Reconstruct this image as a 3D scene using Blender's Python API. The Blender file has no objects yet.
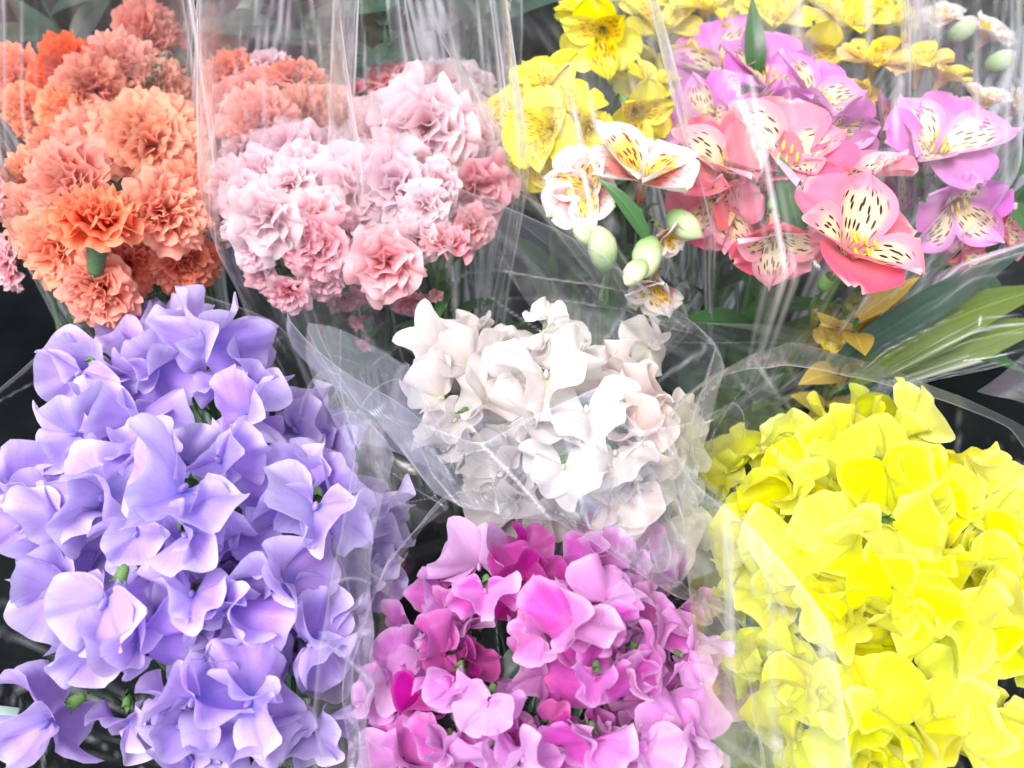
import bpy, math, random
import numpy as np
from mathutils import Vector, Matrix

random.seed(7)
RNG = np.random.default_rng(7)
sc = bpy.context.scene
COL = sc.collection
R_ = math.radians

# ------------------------------------------------------------------ camera
FPX = 1050.0
PITCH = R_(50)
CAM = Vector((0, 0, 1.25))
FWD = Vector((0, math.cos(PITCH), -math.sin(PITCH)))
UP = Vector((0, math.sin(PITCH), math.cos(PITCH)))
RIGHT = Vector((1, 0, 0))
BACK = -FWD


def ray(px, py):
    return FWD + RIGHT * ((px - 512) / FPX) + UP * ((384 - py) / FPX)


def PZ(px, py, z):
    r = ray(px, py)
    return CAM + r * ((z - CAM.z) / r.z)


def depth(p):
    return (p - CAM).dot(FWD)


def m_per_px(p):
    return depth(p) / FPX


cam = bpy.data.cameras.new("camera")
cam_o = bpy.data.objects.new("camera", cam)
COL.objects.link(cam_o)
cam_o.location = CAM
cam_o.rotation_euler = (R_(90) - PITCH, 0, 0)
cam.sensor_width = 36
cam.lens = 18 / (512 / FPX)
cam.clip_start = 0.02
cam.clip_end = 500
cam.dof.use_dof = True
cam.dof.focus_distance = 0.56
cam.dof.aperture_fstop = 9.0
sc.camera = cam_o

# ------------------------------------------------------------------ light
w = bpy.data.worlds.new("World")
sc.world = w
w.use_nodes = True
nt = w.node_tree
nt.nodes.clear()
sky = nt.nodes.new("ShaderNodeTexSky")
sky.sky_type = 'NISHITA'
sky.sun_disc = False
SUN_EL, SUN_AZ = R_(62), R_(-145)
sky.sun_elevation = SUN_EL
sky.sun_rotation = SUN_AZ
sky.air_density = 1.0
sky.dust_density = 3.0
bg = nt.nodes.new("ShaderNodeBackground")
bg.inputs[1].default_value = 0.15
wo = nt.nodes.new("ShaderNodeOutputWorld")
oc = nt.nodes.new("ShaderNodeHueSaturation")      # thin overcast: the blue is washed out
oc.inputs['Saturation'].default_value = 0.30
nt.links.new(sky.outputs[0], oc.inputs['Color'])
nt.links.new(oc.outputs[0], bg.inputs[0])
nt.links.new(bg.outputs[0], wo.inputs[0])
sl = bpy.data.lights.new("sun", 'SUN')
sl.energy = 1.5
sl.angle = R_(22)
sl.color = (1, 0.98, 0.95)
so = bpy.data.objects.new("sun", sl)
COL.objects.link(so)
sd = Vector((math.cos(SUN_EL) * math.sin(SUN_AZ), math.cos(SUN_EL) * math.cos(SUN_AZ), math.sin(SUN_EL)))
so.rotation_euler = sd.to_track_quat('Z', 'Y').to_euler()
sc.view_settings.view_transform = 'Standard'
sc.view_settings.look = 'None'
sc.view_settings.gamma = 1
sc.view_settings.use_curve_mapping = False
sc.view_settings.exposure = 1.28
sc.render.engine = 'CYCLES'
sc.cycles.transparent_max_bounces = 28
sc.cycles.max_bounces = 6
sc.cycles.use_adaptive_sampling = True
sc.cycles.adaptive_threshold = 0.03
sc.cycles.diffuse_bounces = 3
sc.cycles.transmission_bounces = 6
sc.cycles.use_denoising = True


# ------------------------------------------------------------------ materials
class NT:
    def __init__(self, name):
        self.m = bpy.data.materials.new(name)
        self.m.use_nodes = True
        self.t = self.m.node_tree
        self.t.nodes.clear()
        self.out = self.n("ShaderNodeOutputMaterial")

    def n(self, typ, **kw):
        nd = self.t.nodes.new(typ)
        for k, v in kw.items():
            setattr(nd, k, v)
        return nd

    def l(self, a, b):
        self.t.links.new(a, b)

    def val(self, sock, x):
        if hasattr(x, 'is_output') or isinstance(x, bpy.types.NodeSocket):
            self.l(x, sock)
        else:
            sock.default_value = x

    def math(self, op, a, b=0.0, c=0.0, clamp=False):
        nd = self.n("ShaderNodeMath", operation=op)
        nd.use_clamp = clamp
        self.val(nd.inputs[0], a)
        self.val(nd.inputs[1], b)
        self.val(nd.inputs[2], c)
        return nd.outputs[0]

    def mix(self, f, a, b, blend='MIX'):
        nd = self.n("ShaderNodeMix", data_type='RGBA', blend_type=blend)
        self.val(nd.inputs[0], f)
        for s, x in ((nd.inputs[6], a), (nd.inputs[7], b)):
            if isinstance(x, tuple):
                s.default_value = (*x[:3], 1)
            else:
                self.l(x, s)
        return nd.outputs[2]

    def ramp(self, f, lo, hi, a=0.0, b=1.0):
        nd = self.n("ShaderNodeMapRange")
        nd.interpolation_type = 'SMOOTHSTEP'
        self.val(nd.inputs[0], f)
        nd.inputs[1].default_value = lo
        nd.inputs[2].default_value = hi
        nd.inputs[3].default_value = a
        nd.inputs[4].default_value = b
        return nd.outputs[0]


def uv_nodes(t):
    uv = t.n("ShaderNodeUVMap")
    sep = t.n("ShaderNodeSeparateXYZ")
    t.l(uv.outputs[0], sep.inputs[0])
    return sep.outputs[0], sep.outputs[1]


def vec(t, x, y, z=0.0):
    c = t.n("ShaderNodeCombineXYZ")
    t.val(c.inputs[0], x)
    t.val(c.inputs[1], y)
    t.val(c.inputs[2], z)
    return c.outputs[0]


def petal_surface(t, colour, trans=0.35, rough=0.45, bump=None, sat_var=0.0):
    oi = t.n("ShaderNodeObjectInfo")
    hsv = t.n("ShaderNodeHueSaturation")
    t.l(colour, hsv.inputs['Color'])
    t.l(t.math('MULTIPLY_ADD', oi.outputs['Random'], 0.024, 0.488), hsv.inputs['Hue'])
    r2 = t.math('FRACT', t.math('MULTIPLY', oi.outputs['Random'], 7.31))
    t.l(t.math('MULTIPLY_ADD', r2, 0.2, 0.88), hsv.inputs['Value'])
    r3 = t.math('FRACT', t.math('MULTIPLY', oi.outputs['Random'], 13.7))
    t.l(t.math('MULTIPLY_ADD', r3, 0.25, 0.88), hsv.inputs['Saturation'])
    c = hsv.outputs[0]
    p = t.n("ShaderNodeBsdfPrincipled")
    t.l(c, p.inputs['Base Color'])
    p.inputs['Roughness'].default_value = rough
    p.inputs['Specular IOR Level'].default_value = 0.25
    p.inputs['Sheen Weight'].default_value = 0.12
    p.inputs['Sheen Roughness'].default_value = 0.4
    if bump is not None:
        t.l(bump, p.inputs['Normal'])
    tr = t.n("ShaderNodeBsdfTranslucent")
    t.l(c, tr.inputs[0])
    mx = t.n("ShaderNodeMixShader")
    mx.inputs[0].default_value = trans
    t.l(p.outputs[0], mx.inputs[1])
    t.l(tr.outputs[0], mx.inputs[2])
    t.l(mx.outputs[0], t.out.inputs[0])


def petal_mat(name, main, throat, edge, trans=0.42, throat_to=0.35, edge_from=0.82, vein=0.10, rough=0.45):
    """fan petal: u runs across, v from the claw to the rim; pigment differs at throat and rim"""
    t = NT(name)
    u, v = uv_nodes(t)
    base = t.mix(t.ramp(v, 0.05, throat_to), throat, main)
    base = t.mix(t.math('MULTIPLY', t.ramp(v, edge_from, 1.0), 0.75), base, edge)
    ns = t.n("ShaderNodeTexNoise")
    ns.inputs['Scale'].default_value = 1.0
    ns.inputs['Detail'].default_value = 3
    t.l(vec(t, t.math('MULTIPLY', u, 42.0), t.math('MULTIPLY', v, 3.0)), ns.inputs['Vector'])
    veinf = t.math('MULTIPLY', t.ramp(ns.outputs[0], 0.45, 0.72), vein)
    base = t.mix(veinf, base, tuple(c * 0.55 for c in main))
    geo = t.n("ShaderNodeTexCoord")
    blot = t.n("ShaderNodeTexNoise")
    blot.inputs['Scale'].default_value = 60
    blot.inputs['Detail'].default_value = 2
    t.l(geo.outputs['Object'], blot.inputs['Vector'])
    base = t.mix(t.math('MULTIPLY', t.ramp(blot.outputs[0], 0.45, 0.7), 0.22), base, edge)
    b = t.n("ShaderNodeBump")
    b.inputs['Strength'].default_value = 0.12
    b.inputs['Distance'].default_value = 0.002
    t.l(ns.outputs[0], b.inputs['Height'])
    petal_surface(t, base, trans, rough, b.outputs[0])
    return t.m


def streak_mat(name, main, patch, streak, base, tip, patch_amt=1.0, streak_amt=1.0, trans=0.3):
    """alstroemeria tepal: coloured tip, pale or yellow patch in the middle, dark dashes along the tepal"""
    t = NT(name)
    u, v = uv_nodes(t)
    cu = t.math('ABSOLUTE', t.math('SUBTRACT', u, 0.5))
    col = t.mix(t.ramp(v, 0.0, 0.3), base, main)
    pm = t.math('MULTIPLY', t.ramp(v, 0.2, 0.42), t.ramp(v, 0.88, 0.62))
    pm = t.math('MULTIPLY', t.math('MULTIPLY', pm, t.ramp(cu, 0.44, 0.2)), patch_amt)
    col = t.mix(pm, col, patch)
    col = t.mix(t.ramp(v, 0.93, 1.0), col, tip)
    ns = t.n("ShaderNodeTexNoise")
    ns.inputs['Scale'].default_value = 1.0
    t.l(vec(t, t.math('MULTIPLY', u, 30.0), t.math('MULTIPLY', v, 2.5)), ns.inputs['Vector'])
    col = t.mix(t.math('MULTIPLY', t.ramp(ns.outputs[0], 0.45, 0.75), 0.12), col, tuple(c * 0.6 for c in main))
    if streak_amt > 0:
        oi = t.n("ShaderNodeObjectInfo")
        vo = t.n("ShaderNodeTexVoronoi")
        vo.voronoi_dimensions = '2D'
        vo.inputs['Scale'].default_value = 1.0
        vo.inputs['Randomness'].default_value = 0.75
        cl = t.math('MULTIPLY', t.math('SUBTRACT', u, 0.5), t.math('MULTIPLY_ADD', v, 9.0, 6.5))
        t.l(vec(t, cl, t.math('MULTIPLY_ADD', v, 5.2, t.math('MULTIPLY', oi.outputs['Random'], 30.0))), vo.inputs['Vector'])
        dash = t.ramp(vo.outputs['Distance'], 0.29, 0.20)
        rg = t.math('MULTIPLY', t.ramp(v, 0.28, 0.36), t.ramp(v, 0.86, 0.76))
        rg = t.math('MULTIPLY', rg, t.ramp(cu, 0.40, 0.32))
        col = t.mix(t.math('MULTIPLY', t.math('MULTIPLY', dash, rg), streak_amt), col, streak)
    petal_surface(t, col, trans, 0.4)
    return t.m


def plain_mat(name, colour, colour2=None, rough=0.5, trans=0.0, scale=40.0, spec=0.3):
    t = NT(name)
    tc = t.n("ShaderNodeTexCoord")
    ns = t.n("ShaderNodeTexNoise")
    ns.inputs['Scale'].default_value = scale
    ns.inputs['Detail'].default_value = 4
    t.l(tc.outputs['Object'], ns.inputs['Vector'])
    c = t.mix(t.ramp(ns.outputs[0], 0.35, 0.7), colour, colour2 or tuple(x * 0.7 for x in colour))
    p = t.n("ShaderNodeBsdfPrincipled")
    t.l(c, p.inputs['Base Color'])
    p.inputs['Roughness'].default_value = rough
    p.inputs['Specular IOR Level'].default_value = spec
    if trans:
        tr = t.n("ShaderNodeBsdfTranslucent")
        t.l(c, tr.inputs[0])
        mx = t.n("ShaderNodeMixShader")
        mx.inputs[0].default_value = trans
        t.l(p.outputs[0], mx.inputs[1])
        t.l(tr.outputs[0], mx.inputs[2])
        t.l(mx.outputs[0], t.out.inputs[0])
    else:
        t.l(p.outputs[0], t.out.inputs[0])
    return t.m


def leaf_mat(name, c1, c2):
    t = NT(name)
    u, v = uv_nodes(t)
    ns = t.n("ShaderNodeTexNoise")
    ns.inputs['Scale'].default_value = 1.0
    t.l(vec(t, t.math('MULTIPLY', u, 26.0), t.math('MULTIPLY', v, 1.5)), ns.inputs['Vector'])
    c = t.mix(t.ramp(ns.outputs[0], 0.3, 0.7), c1, c2)
    mid = t.ramp(t.math('ABSOLUTE', t.math('SUBTRACT', u, 0.5)), 0.05, 0.0)
    c = t.mix(t.math('MULTIPLY', mid, 0.4), c, tuple(min(1, x * 1.8) for x in c2))
    p = t.n("ShaderNodeBsdfPrincipled")
    t.l(c, p.inputs['Base Color'])
    p.inputs['Roughness'].default_value = 0.38
    tr = t.n("ShaderNodeBsdfTranslucent")
    t.l(c, tr.inputs[0])
    mx = t.n("ShaderNodeMixShader")
    mx.inputs[0].default_value = 0.25
    t.l(p.outputs[0], mx.inputs[1])
    t.l(tr.outputs[0], mx.inputs[2])
    t.l(mx.outputs[0], t.out.inputs[0])
    return t.m


def film_mat(name, haze=0.07, mesh=0.0, tint=(0.97, 0.98, 0.98), rough=0.1, gloss=0.035, hazecol=(0.9, 0.9, 0.95)):
    """clear wrapping film: mostly see-through, mirror-like where it turns edge-on, faintly milky; mesh = printed lattice"""
    t = NT(name)
    tr = t.n("ShaderNodeBsdfTransparent")
    tr.inputs[0].default_value = (*tint, 1)
    gl = t.n("ShaderNodeBsdfGlossy")
    gl.inputs['Roughness'].default_value = rough
    gl.inputs[0].default_value = (1, 1, 1, 1)
    lw = t.n("ShaderNodeLayerWeight")
    lw.inputs[0].default_value = 0.5
    f = t.math('POWER', lw.outputs['Facing'], 4.0)
    f = t.math('MULTIPLY_ADD', f, 0.55, gloss)
    tc = t.n("ShaderNodeTexCoord")
    ns = t.n("ShaderNodeTexNoise")
    ns.inputs['Scale'].default_value = 14
    ns.inputs['Detail'].default_value = 5
    t.l(tc.outputs['Object'], ns.inputs['Vector'])
    bp = t.n("ShaderNodeBump")
    bp.inputs['Strength'].default_value = 0.25
    bp.inputs['Distance'].default_value = 0.01
    t.l(ns.outputs[0], bp.inputs['Height'])
    t.l(bp.outputs[0], gl.inputs['Normal'])
    m1 = t.n("ShaderNodeMixShader")
    t.l(f, m1.inputs[0])
    t.l(tr.outputs[0], m1.inputs[1])
    t.l(gl.outputs[0], m1.inputs[2])
    df = t.n("ShaderNodeBsdfDiffuse")
    df.inputs[0].default_value = (*hazecol, 1)
    tl = t.n("ShaderNodeBsdfTranslucent")
    tl.inputs[0].default_value = (*hazecol, 1)
    md = t.n("ShaderNodeMixShader")
    md.inputs[0].default_value = 0.5
    t.l(df.outputs[0], md.inputs[1])
    t.l(tl.outputs[0], md.inputs[2])
    u, v = uv_nodes(t)
    st = t.n("ShaderNodeTexNoise")
    st.inputs['Scale'].default_value = 1.0
    st.inputs['Detail'].default_value = 4
    t.l(vec(t, t.math('MULTIPLY', u, 30.0), t.math('MULTIPLY', v, 2.2)), st.inputs['Vector'])
    hz = t.math('MULTIPLY', t.math('MULTIPLY', t.ramp(st.outputs[0], 0.42, 0.8), t.ramp(ns.outputs[0], 0.35, 0.7)), t.ramp(v, 0.22, 0.5, haze * 3.0, haze * 0.5))
    hz = t.math('ADD', hz, haze * 0.2)
    hz = t.math('ADD', hz, t.math('MULTIPLY', t.math('POWER', lw.outputs['Facing'], 4.0), 0.14))
    cr = t.n("ShaderNodeAttribute")
    cr.attribute_name = 'crease'
    hz = t.math('ADD', hz, t.math('MULTIPLY', cr.outputs['Fac'], 0.72), clamp=True)
    if mesh:
        a = t.math('SINE', t.math('MULTIPLY', t.math('ADD', u, v), 6.2832 * 260))
        b = t.math('SINE', t.math('MULTIPLY', t.math('SUBTRACT', u, v), 6.2832 * 260))
        lat = t.ramp(t.math('MAXIMUM', a, b), 0.45, 0.9)
        hz = t.math('ADD', hz, t.math('MULTIPLY', lat, mesh))
    m2 = t.n("ShaderNodeMixShader")
    t.l(hz, m2.inputs[0])
    t.l(m1.outputs[0], m2.inputs[1])
    t.l(md.outputs[0], m2.inputs[2])
    t.l(m2.outputs[0], t.out.inputs[0])
    return t.m


M = {}
M['lav'] = petal_mat('lavender_petal', (0.47, 0.30, 0.79), (0.30, 0.26, 0.80), (0.72, 0.62, 0.90), vein=0.3, edge_from=0.66)
M['lav_wing'] = petal_mat('lavender_wing', (0.55, 0.40, 0.82), (0.36, 0.34, 0.84), (0.75, 0.67, 0.91), vein=0.25, edge_from=0.66)
M['mag'] = petal_mat('magenta_petal', (0.64, 0.12, 0.50), (0.74, 0.18, 0.50), (0.78, 0.42, 0.74), vein=0.32, edge_from=0.7)
M['mag_wing'] = petal_mat('magenta_wing', (0.70, 0.25, 0.64), (0.76, 0.28, 0.6), (0.82, 0.54, 0.80), vein=0.28, edge_from=0.7)
M['magd'] = petal_mat('deep_magenta_petal', (0.52, 0.05, 0.33), (0.60, 0.08, 0.34), (0.62, 0.14, 0.48), vein=0.3)
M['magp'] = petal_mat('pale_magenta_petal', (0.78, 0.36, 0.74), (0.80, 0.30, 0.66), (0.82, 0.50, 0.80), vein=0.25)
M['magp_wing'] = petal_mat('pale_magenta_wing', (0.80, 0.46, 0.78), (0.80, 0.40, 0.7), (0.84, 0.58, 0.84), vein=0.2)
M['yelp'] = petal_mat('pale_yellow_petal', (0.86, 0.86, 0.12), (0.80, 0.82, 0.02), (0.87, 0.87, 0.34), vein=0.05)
M['wht'] = petal_mat('white_petal', (0.81, 0.755, 0.72), (0.74, 0.72, 0.50), (0.84, 0.80, 0.78), vein=0.10, trans=0.5)
M['wht_wing'] = petal_mat('white_wing', (0.82, 0.75, 0.725), (0.74, 0.72, 0.54), (0.84, 0.80, 0.78), vein=0.10, trans=0.5)
M['blush'] = petal_mat('blush_petal', (0.83, 0.68, 0.66), (0.78, 0.74, 0.56), (0.86, 0.79, 0.77), vein=0.08)
M['yel'] = petal_mat('yellow_petal', (0.82, 0.81, 0.005), (0.68, 0.70, 0.002), (0.85, 0.85, 0.10), vein=0.12, trans=0.42, throat_to=0.5)
M['yel_wing'] = petal_mat('yellow_wing', (0.83, 0.825, 0.015), (0.70, 0.73, 0.005), (0.86, 0.86, 0.20), vein=0.12, trans=0.42, throat_to=0.5)
M['car_o'] = petal_mat('orange_carnation_petal', (0.94, 0.27, 0.14), (0.92, 0.16, 0.07), (0.95, 0.50, 0.34), edge_from=0.66, vein=0.08, trans=0.5)
M['car_r'] = petal_mat('red_orange_carnation_petal', (0.74, 0.10, 0.04), (0.6, 0.05, 0.02), (0.82, 0.22, 0.10), edge_from=0.8, vein=0.12)
M['car_c'] = petal_mat('coral_carnation_petal', (0.94, 0.34, 0.25), (0.92, 0.2, 0.14), (0.95, 0.52, 0.42), edge_from=0.72, vein=0.08, trans=0.5)
M['car_p'] = petal_mat('pale_pink_carnation_petal', (0.96, 0.60, 0.67), (0.96, 0.38, 0.48), (0.96, 0.83, 0.86), edge_from=0.5, vein=0.03, trans=0.55)
M['car_k'] = petal_mat('rose_pink_carnation_petal', (0.92, 0.34, 0.42), (0.90, 0.17, 0.24), (0.93, 0.64, 0.68), edge_from=0.62, vein=0.05, trans=0.5)
GREEN = (0.10, 0.22, 0.05)
M['calyx'] = plain_mat('calyx_green', (0.16, 0.30, 0.09), (0.09, 0.20, 0.05), 0.45, 0.15)
M['ccalyx'] = plain_mat('carnation_calyx_green', (0.09, 0.17, 0.075), (0.05, 0.11, 0.05), 0.5)
M['stem'] = plain_mat('stem_green', (0.08, 0.17, 0.05), (0.05, 0.11, 0.035), 0.5)
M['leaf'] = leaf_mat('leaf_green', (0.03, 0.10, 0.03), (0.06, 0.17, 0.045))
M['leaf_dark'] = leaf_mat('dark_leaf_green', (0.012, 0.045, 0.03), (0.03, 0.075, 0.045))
M['leaf_lime'] = leaf_mat('lime_leaf_green', (0.055, 0.10, 0.006), (0.13, 0.175, 0.012))
M['leaf_olive'] = leaf_mat('ochre_leaf', (0.42, 0.30, 0.03), (0.55, 0.38, 0.08))
M['keel'] = plain_mat('keel_cream', (0.75, 0.72, 0.55), (0.7, 0.66, 0.5), 0.4, 0.3)
M['anther'] = plain_mat('anther_yellow', (0.55, 0.42, 0.05), (0.45, 0.30, 0.04), 0.6)
M['bud'] = petal_mat('bud_skin', (0.60, 0.68, 0.42), (0.16, 0.40, 0.08), (0.66, 0.58, 0.46), vein=0.7, throat_to=0.6, trans=0.2, edge_from=0.9)
M['ground'] = plain_mat('dark_ground', (0.006, 0.008, 0.008), (0.003, 0.004, 0.005), 0.8, scale=9, spec=0.0)
M['bucket'] = plain_mat('black_bucket_plastic', (0.010, 0.014, 0.014), (0.006, 0.009, 0.009), 0.5, scale=25, spec=0.08)
M['tag'] = plain_mat('mint_card', (0.55, 0.72, 0.66), (0.5, 0.68, 0.62), 0.6)
M['film'] = film_mat('clear_film', 0.028, gloss=0.022)
M['film_thin'] = film_mat('thin_clear_film', 0.022, gloss=0.014)
M['film_milky'] = film_mat('milky_film', 0.03, hazecol=(0.92, 0.92, 0.96))
M['film_mesh'] = film_mat('printed_mesh_film', 0.02, mesh=0.10, hazecol=(0.85, 0.86, 0.95), gloss=0.012, rough=0.2)
M['film_crinkle'] = film_mat('crinkled_film', 0.012, gloss=0.03, rough=0.13, hazecol=(0.86, 0.88, 0.96))
M['film_crinkle_mesh'] = film_mat('crinkled_mesh_film', 0.015, mesh=0.22, gloss=0.05, rough=0.09, hazecol=(0.80, 0.80, 0.95))
M['film_hazy'] = film_mat('hazy_film', 0.11, gloss=0.03)
M['film_veil'] = film_mat('veiling_film', 0.28, gloss=0.008, rough=0.25, hazecol=(0.74, 0.75, 0.70))
M['film_soft'] = film_mat('soft_film', 0.065, gloss=0.018)
M['film_sheet'] = film_mat('grey_film_sheet', 0.07, gloss=0.006, rough=0.25, hazecol=(0.6, 0.63, 0.66))
M['film_panel'] = film_mat('bluish_folded_film', 0.20, gloss=0.006, rough=0.3, hazecol=(0.42, 0.48, 0.66))
M['film_edge'] = film_mat('film_edge', 0.12, gloss=0.10)
# alstroemeria: (outer tepal, inner tepal)
M['al_y'] = (streak_mat('yellow_tepal', (0.90, 0.78, 0.05), (0.90, 0.80, 0.06), (0.12, 0.05, 0.01), (0.45, 0.5, 0.05), (0.6, 0.66, 0.1), 0.4, 0.0),
             streak_mat('yellow_streaked_tepal', (0.90, 0.78, 0.06), (0.90, 0.62, 0.02), (0.13, 0.045, 0.01), (0.5, 0.5, 0.05), (0.7, 0.7, 0.1), 1.0, 0.7))
M['al_w'] = (streak_mat('white_tepal', (0.78, 0.69, 0.68), (0.74, 0.22, 0.22), (0.55, 0.03, 0.08), (0.60, 0.04, 0.07), (0.7, 0.7, 0.5), 1.0, 0.5),
             streak_mat('white_streaked_tepal', (0.79, 0.74, 0.73), (0.84, 0.56, 0.08), (0.30, 0.01, 0.03), (0.66, 0.08, 0.10), (0.78, 0.76, 0.72)))
M['al_p'] = (streak_mat('pink_tepal', (0.85, 0.17, 0.27), (0.85, 0.26, 0.34), (0.5, 0.1, 0.12), (0.75, 0.42, 0.3), (0.8, 0.4, 0.4), 0.6, 0.0),
             streak_mat('pink_streaked_tepal', (0.85, 0.33, 0.43), (0.84, 0.70, 0.42), (0.05, 0.005, 0.015), (0.62, 0.3, 0.28), (0.86, 0.5, 0.55)))
M['al_m'] = (streak_mat('mauve_tepal', (0.64, 0.20, 0.56), (0.74, 0.32, 0.58), (0.4, 0.05, 0.3), (0.75, 0.5, 0.5), (0.6, 0.3, 0.5), 0.5, 0.0),
             streak_mat('mauve_streaked_tepal', (0.70, 0.28, 0.62), (0.82, 0.70, 0.44), (0.16, 0.06, 0.05), (0.75, 0.55, 0.4), (0.75, 0.4, 0.65)))
M['al_d'] = (streak_mat('plum_tepal', (0.25, 0.05, 0.15), (0.3, 0.08, 0.15), (0.1, 0.01, 0.05), (0.3, 0.2, 0.1), (0.2, 0.1, 0.1), 0.5, 0.0),
             streak_mat('plum_streaked_tepal', (0.28, 0.07, 0.17), (0.4, 0.25, 0.12), (0.07, 0.01, 0.02), (0.3, 0.2, 0.1), (0.2, 0.1, 0.1)))
M['al_b'] = (streak_mat('peach_yellow_tepal', (0.84, 0.60, 0.20), (0.86, 0.55, 0.35), (0.4, 0.1, 0.05), (0.8, 0.5, 0.3), (0.85, 0.75, 0.1), 0.7, 0.2),
             streak_mat('peach_yellow_streaked_tepal', (0.86, 0.68, 0.08), (0.86, 0.62, 0.06), (0.2, 0.06, 0.02), (0.8, 0.5, 0.3), (0.86, 0.75, 0.1)))


# ------------------------------------------------------------------ mesh helpers
def grid_faces(nr, nc, wrap=False, off=0):
    f = []
    for i in range(nr - 1):
        for j in range(nc if wrap else nc - 1):
            a = off + i * nc + j
            b = off + i * nc + (j + 1) % nc
            f.append((a, b, b + nc, a + nc))
    return f


class MB:
    def __init__(self):
        self.v, self.f, self.uv, self.n = [], [], [], 0

    def grid(self, P, U, wrap=False):
        """P (nr,nc,3), U (nr,nc,2)"""
        nr, nc = P.shape[:2]
        self.f += grid_faces(nr, nc, wrap, self.n)
        self.v.append(P.reshape(-1, 3))
        self.uv.append(U.reshape(-1, 2))
        self.n += nr * nc

    def tube(self, pts, r0, r1=None, n=7, cap=True):
        pts = [Vector(p) for p in pts]
        r1 = r0 if r1 is None else r1
        P = np.zeros((len(pts), n, 3))
        U = np.zeros((len(pts), n, 2))
        ref = None
        for i, p in enumerate(pts):
            a = pts[max(0, i - 1)]
            b = pts[min(len(pts) - 1, i + 1)]
            d = (b - a).normalized()
            if ref is None:
                ref = d.orthogonal().normalized()
            ref = (ref - d * ref.dot(d)).normalized()
            o = d.cross(ref)
            k = i / (len(pts) - 1)
            r = r0 + (r1 - r0) * k if not callable(r0) else r0(k)
            for j in range(n):
                t = 2 * math.pi * j / n
                P[i, j] = p + ref * (math.cos(t) * r) + o * (math.sin(t) * r)
                U[i, j] = (j / n, k)
        self.grid(P, U, True)

    def mesh(self, name):
        V = np.concatenate(self.v)
        UV = np.concatenate(self.uv)
        me = bpy.data.meshes.new(name)
        me.from_pydata(V.tolist(), [], self.f)
        me.polygons.foreach_set('use_smooth', [True] * len(me.polygons))
        ul = me.uv_layers.new(name='UVMap')
        li = np.empty(len(me.loops), dtype=np.int32)
        me.loops.foreach_get('vertex_index', li)
        ul.data.foreach_set('uv', UV[li].astype(np.float32).ravel())
        me.update()
        return me


def link(name, me, mat, parent=None, mw=None):
    """links a mesh object; a shared mesh gets its material through an object-level slot"""
    o = bpy.data.objects.new(name, me)
    COL.objects.link(o)
    if me is not None and mat is not None:
        if not me.materials:
            me.materials.append(mat)
        o.material_slots[0].link = 'OBJECT'
        o.material_slots[0].material = mat
    if parent is not None:
        o.parent = parent
    if mw is not None:
        o.matrix_local = mw
    return o


def thing(name, label, cat, loc, group=None):
    o = bpy.data.objects.new(name, None)
    COL.objects.link(o)
    o.location = loc
    o.empty_display_size = 0.02
    o['label'] = label
    o['category'] = cat
    if group:
        o['group'] = group
    return o


def frame(px_dir, tilt, lean):
    """rotation whose Z is the bloom's facing (tilted from the viewer by tilt towards picture direction lean), Y its top (picture direction px_dir)"""
    t, l, r = R_(tilt), R_(lean), R_(px_dir)
    Z = (BACK * math.cos(t) + (RIGHT * math.cos(l) + UP * math.sin(l)) * math.sin(t)).normalized()
    Y = RIGHT * math.cos(r) + UP * math.sin(r)
    Y = Y - Z * Y.dot(Z)
    if Y.length < 1e-3:
        Y = Z.orthogonal()
    Y.normalize()
    X = Y.cross(Z)
    return Matrix((X, Y, Z)).transposed()


def ss(x, a, b):
    t = np.clip((x - a) / (b - a), 0, 1)
    return t * t * (3 - 2 * t)


# ------------------------------------------------------------------ sweet pea petals
def fan(seed, thm, Rf, zf, nu=30, nv=15, r0=0.03):
    th = np.linspace(-thm, thm, nu + 1)[None, :]
    r = np.linspace(r0, 1, nv + 1)[:, None]
    R = Rf(th)
    x = r * R * np.sin(th)
    y = r * R * np.cos(th)
    z = zf(x, y, r + 0 * th, th + 0 * r)
    P = np.stack([x, y, z], -1)
    U = np.stack([np.broadcast_to((th / thm + 1) / 2, x.shape), np.broadcast_to(r, x.shape)], -1)
    return P, U


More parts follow.
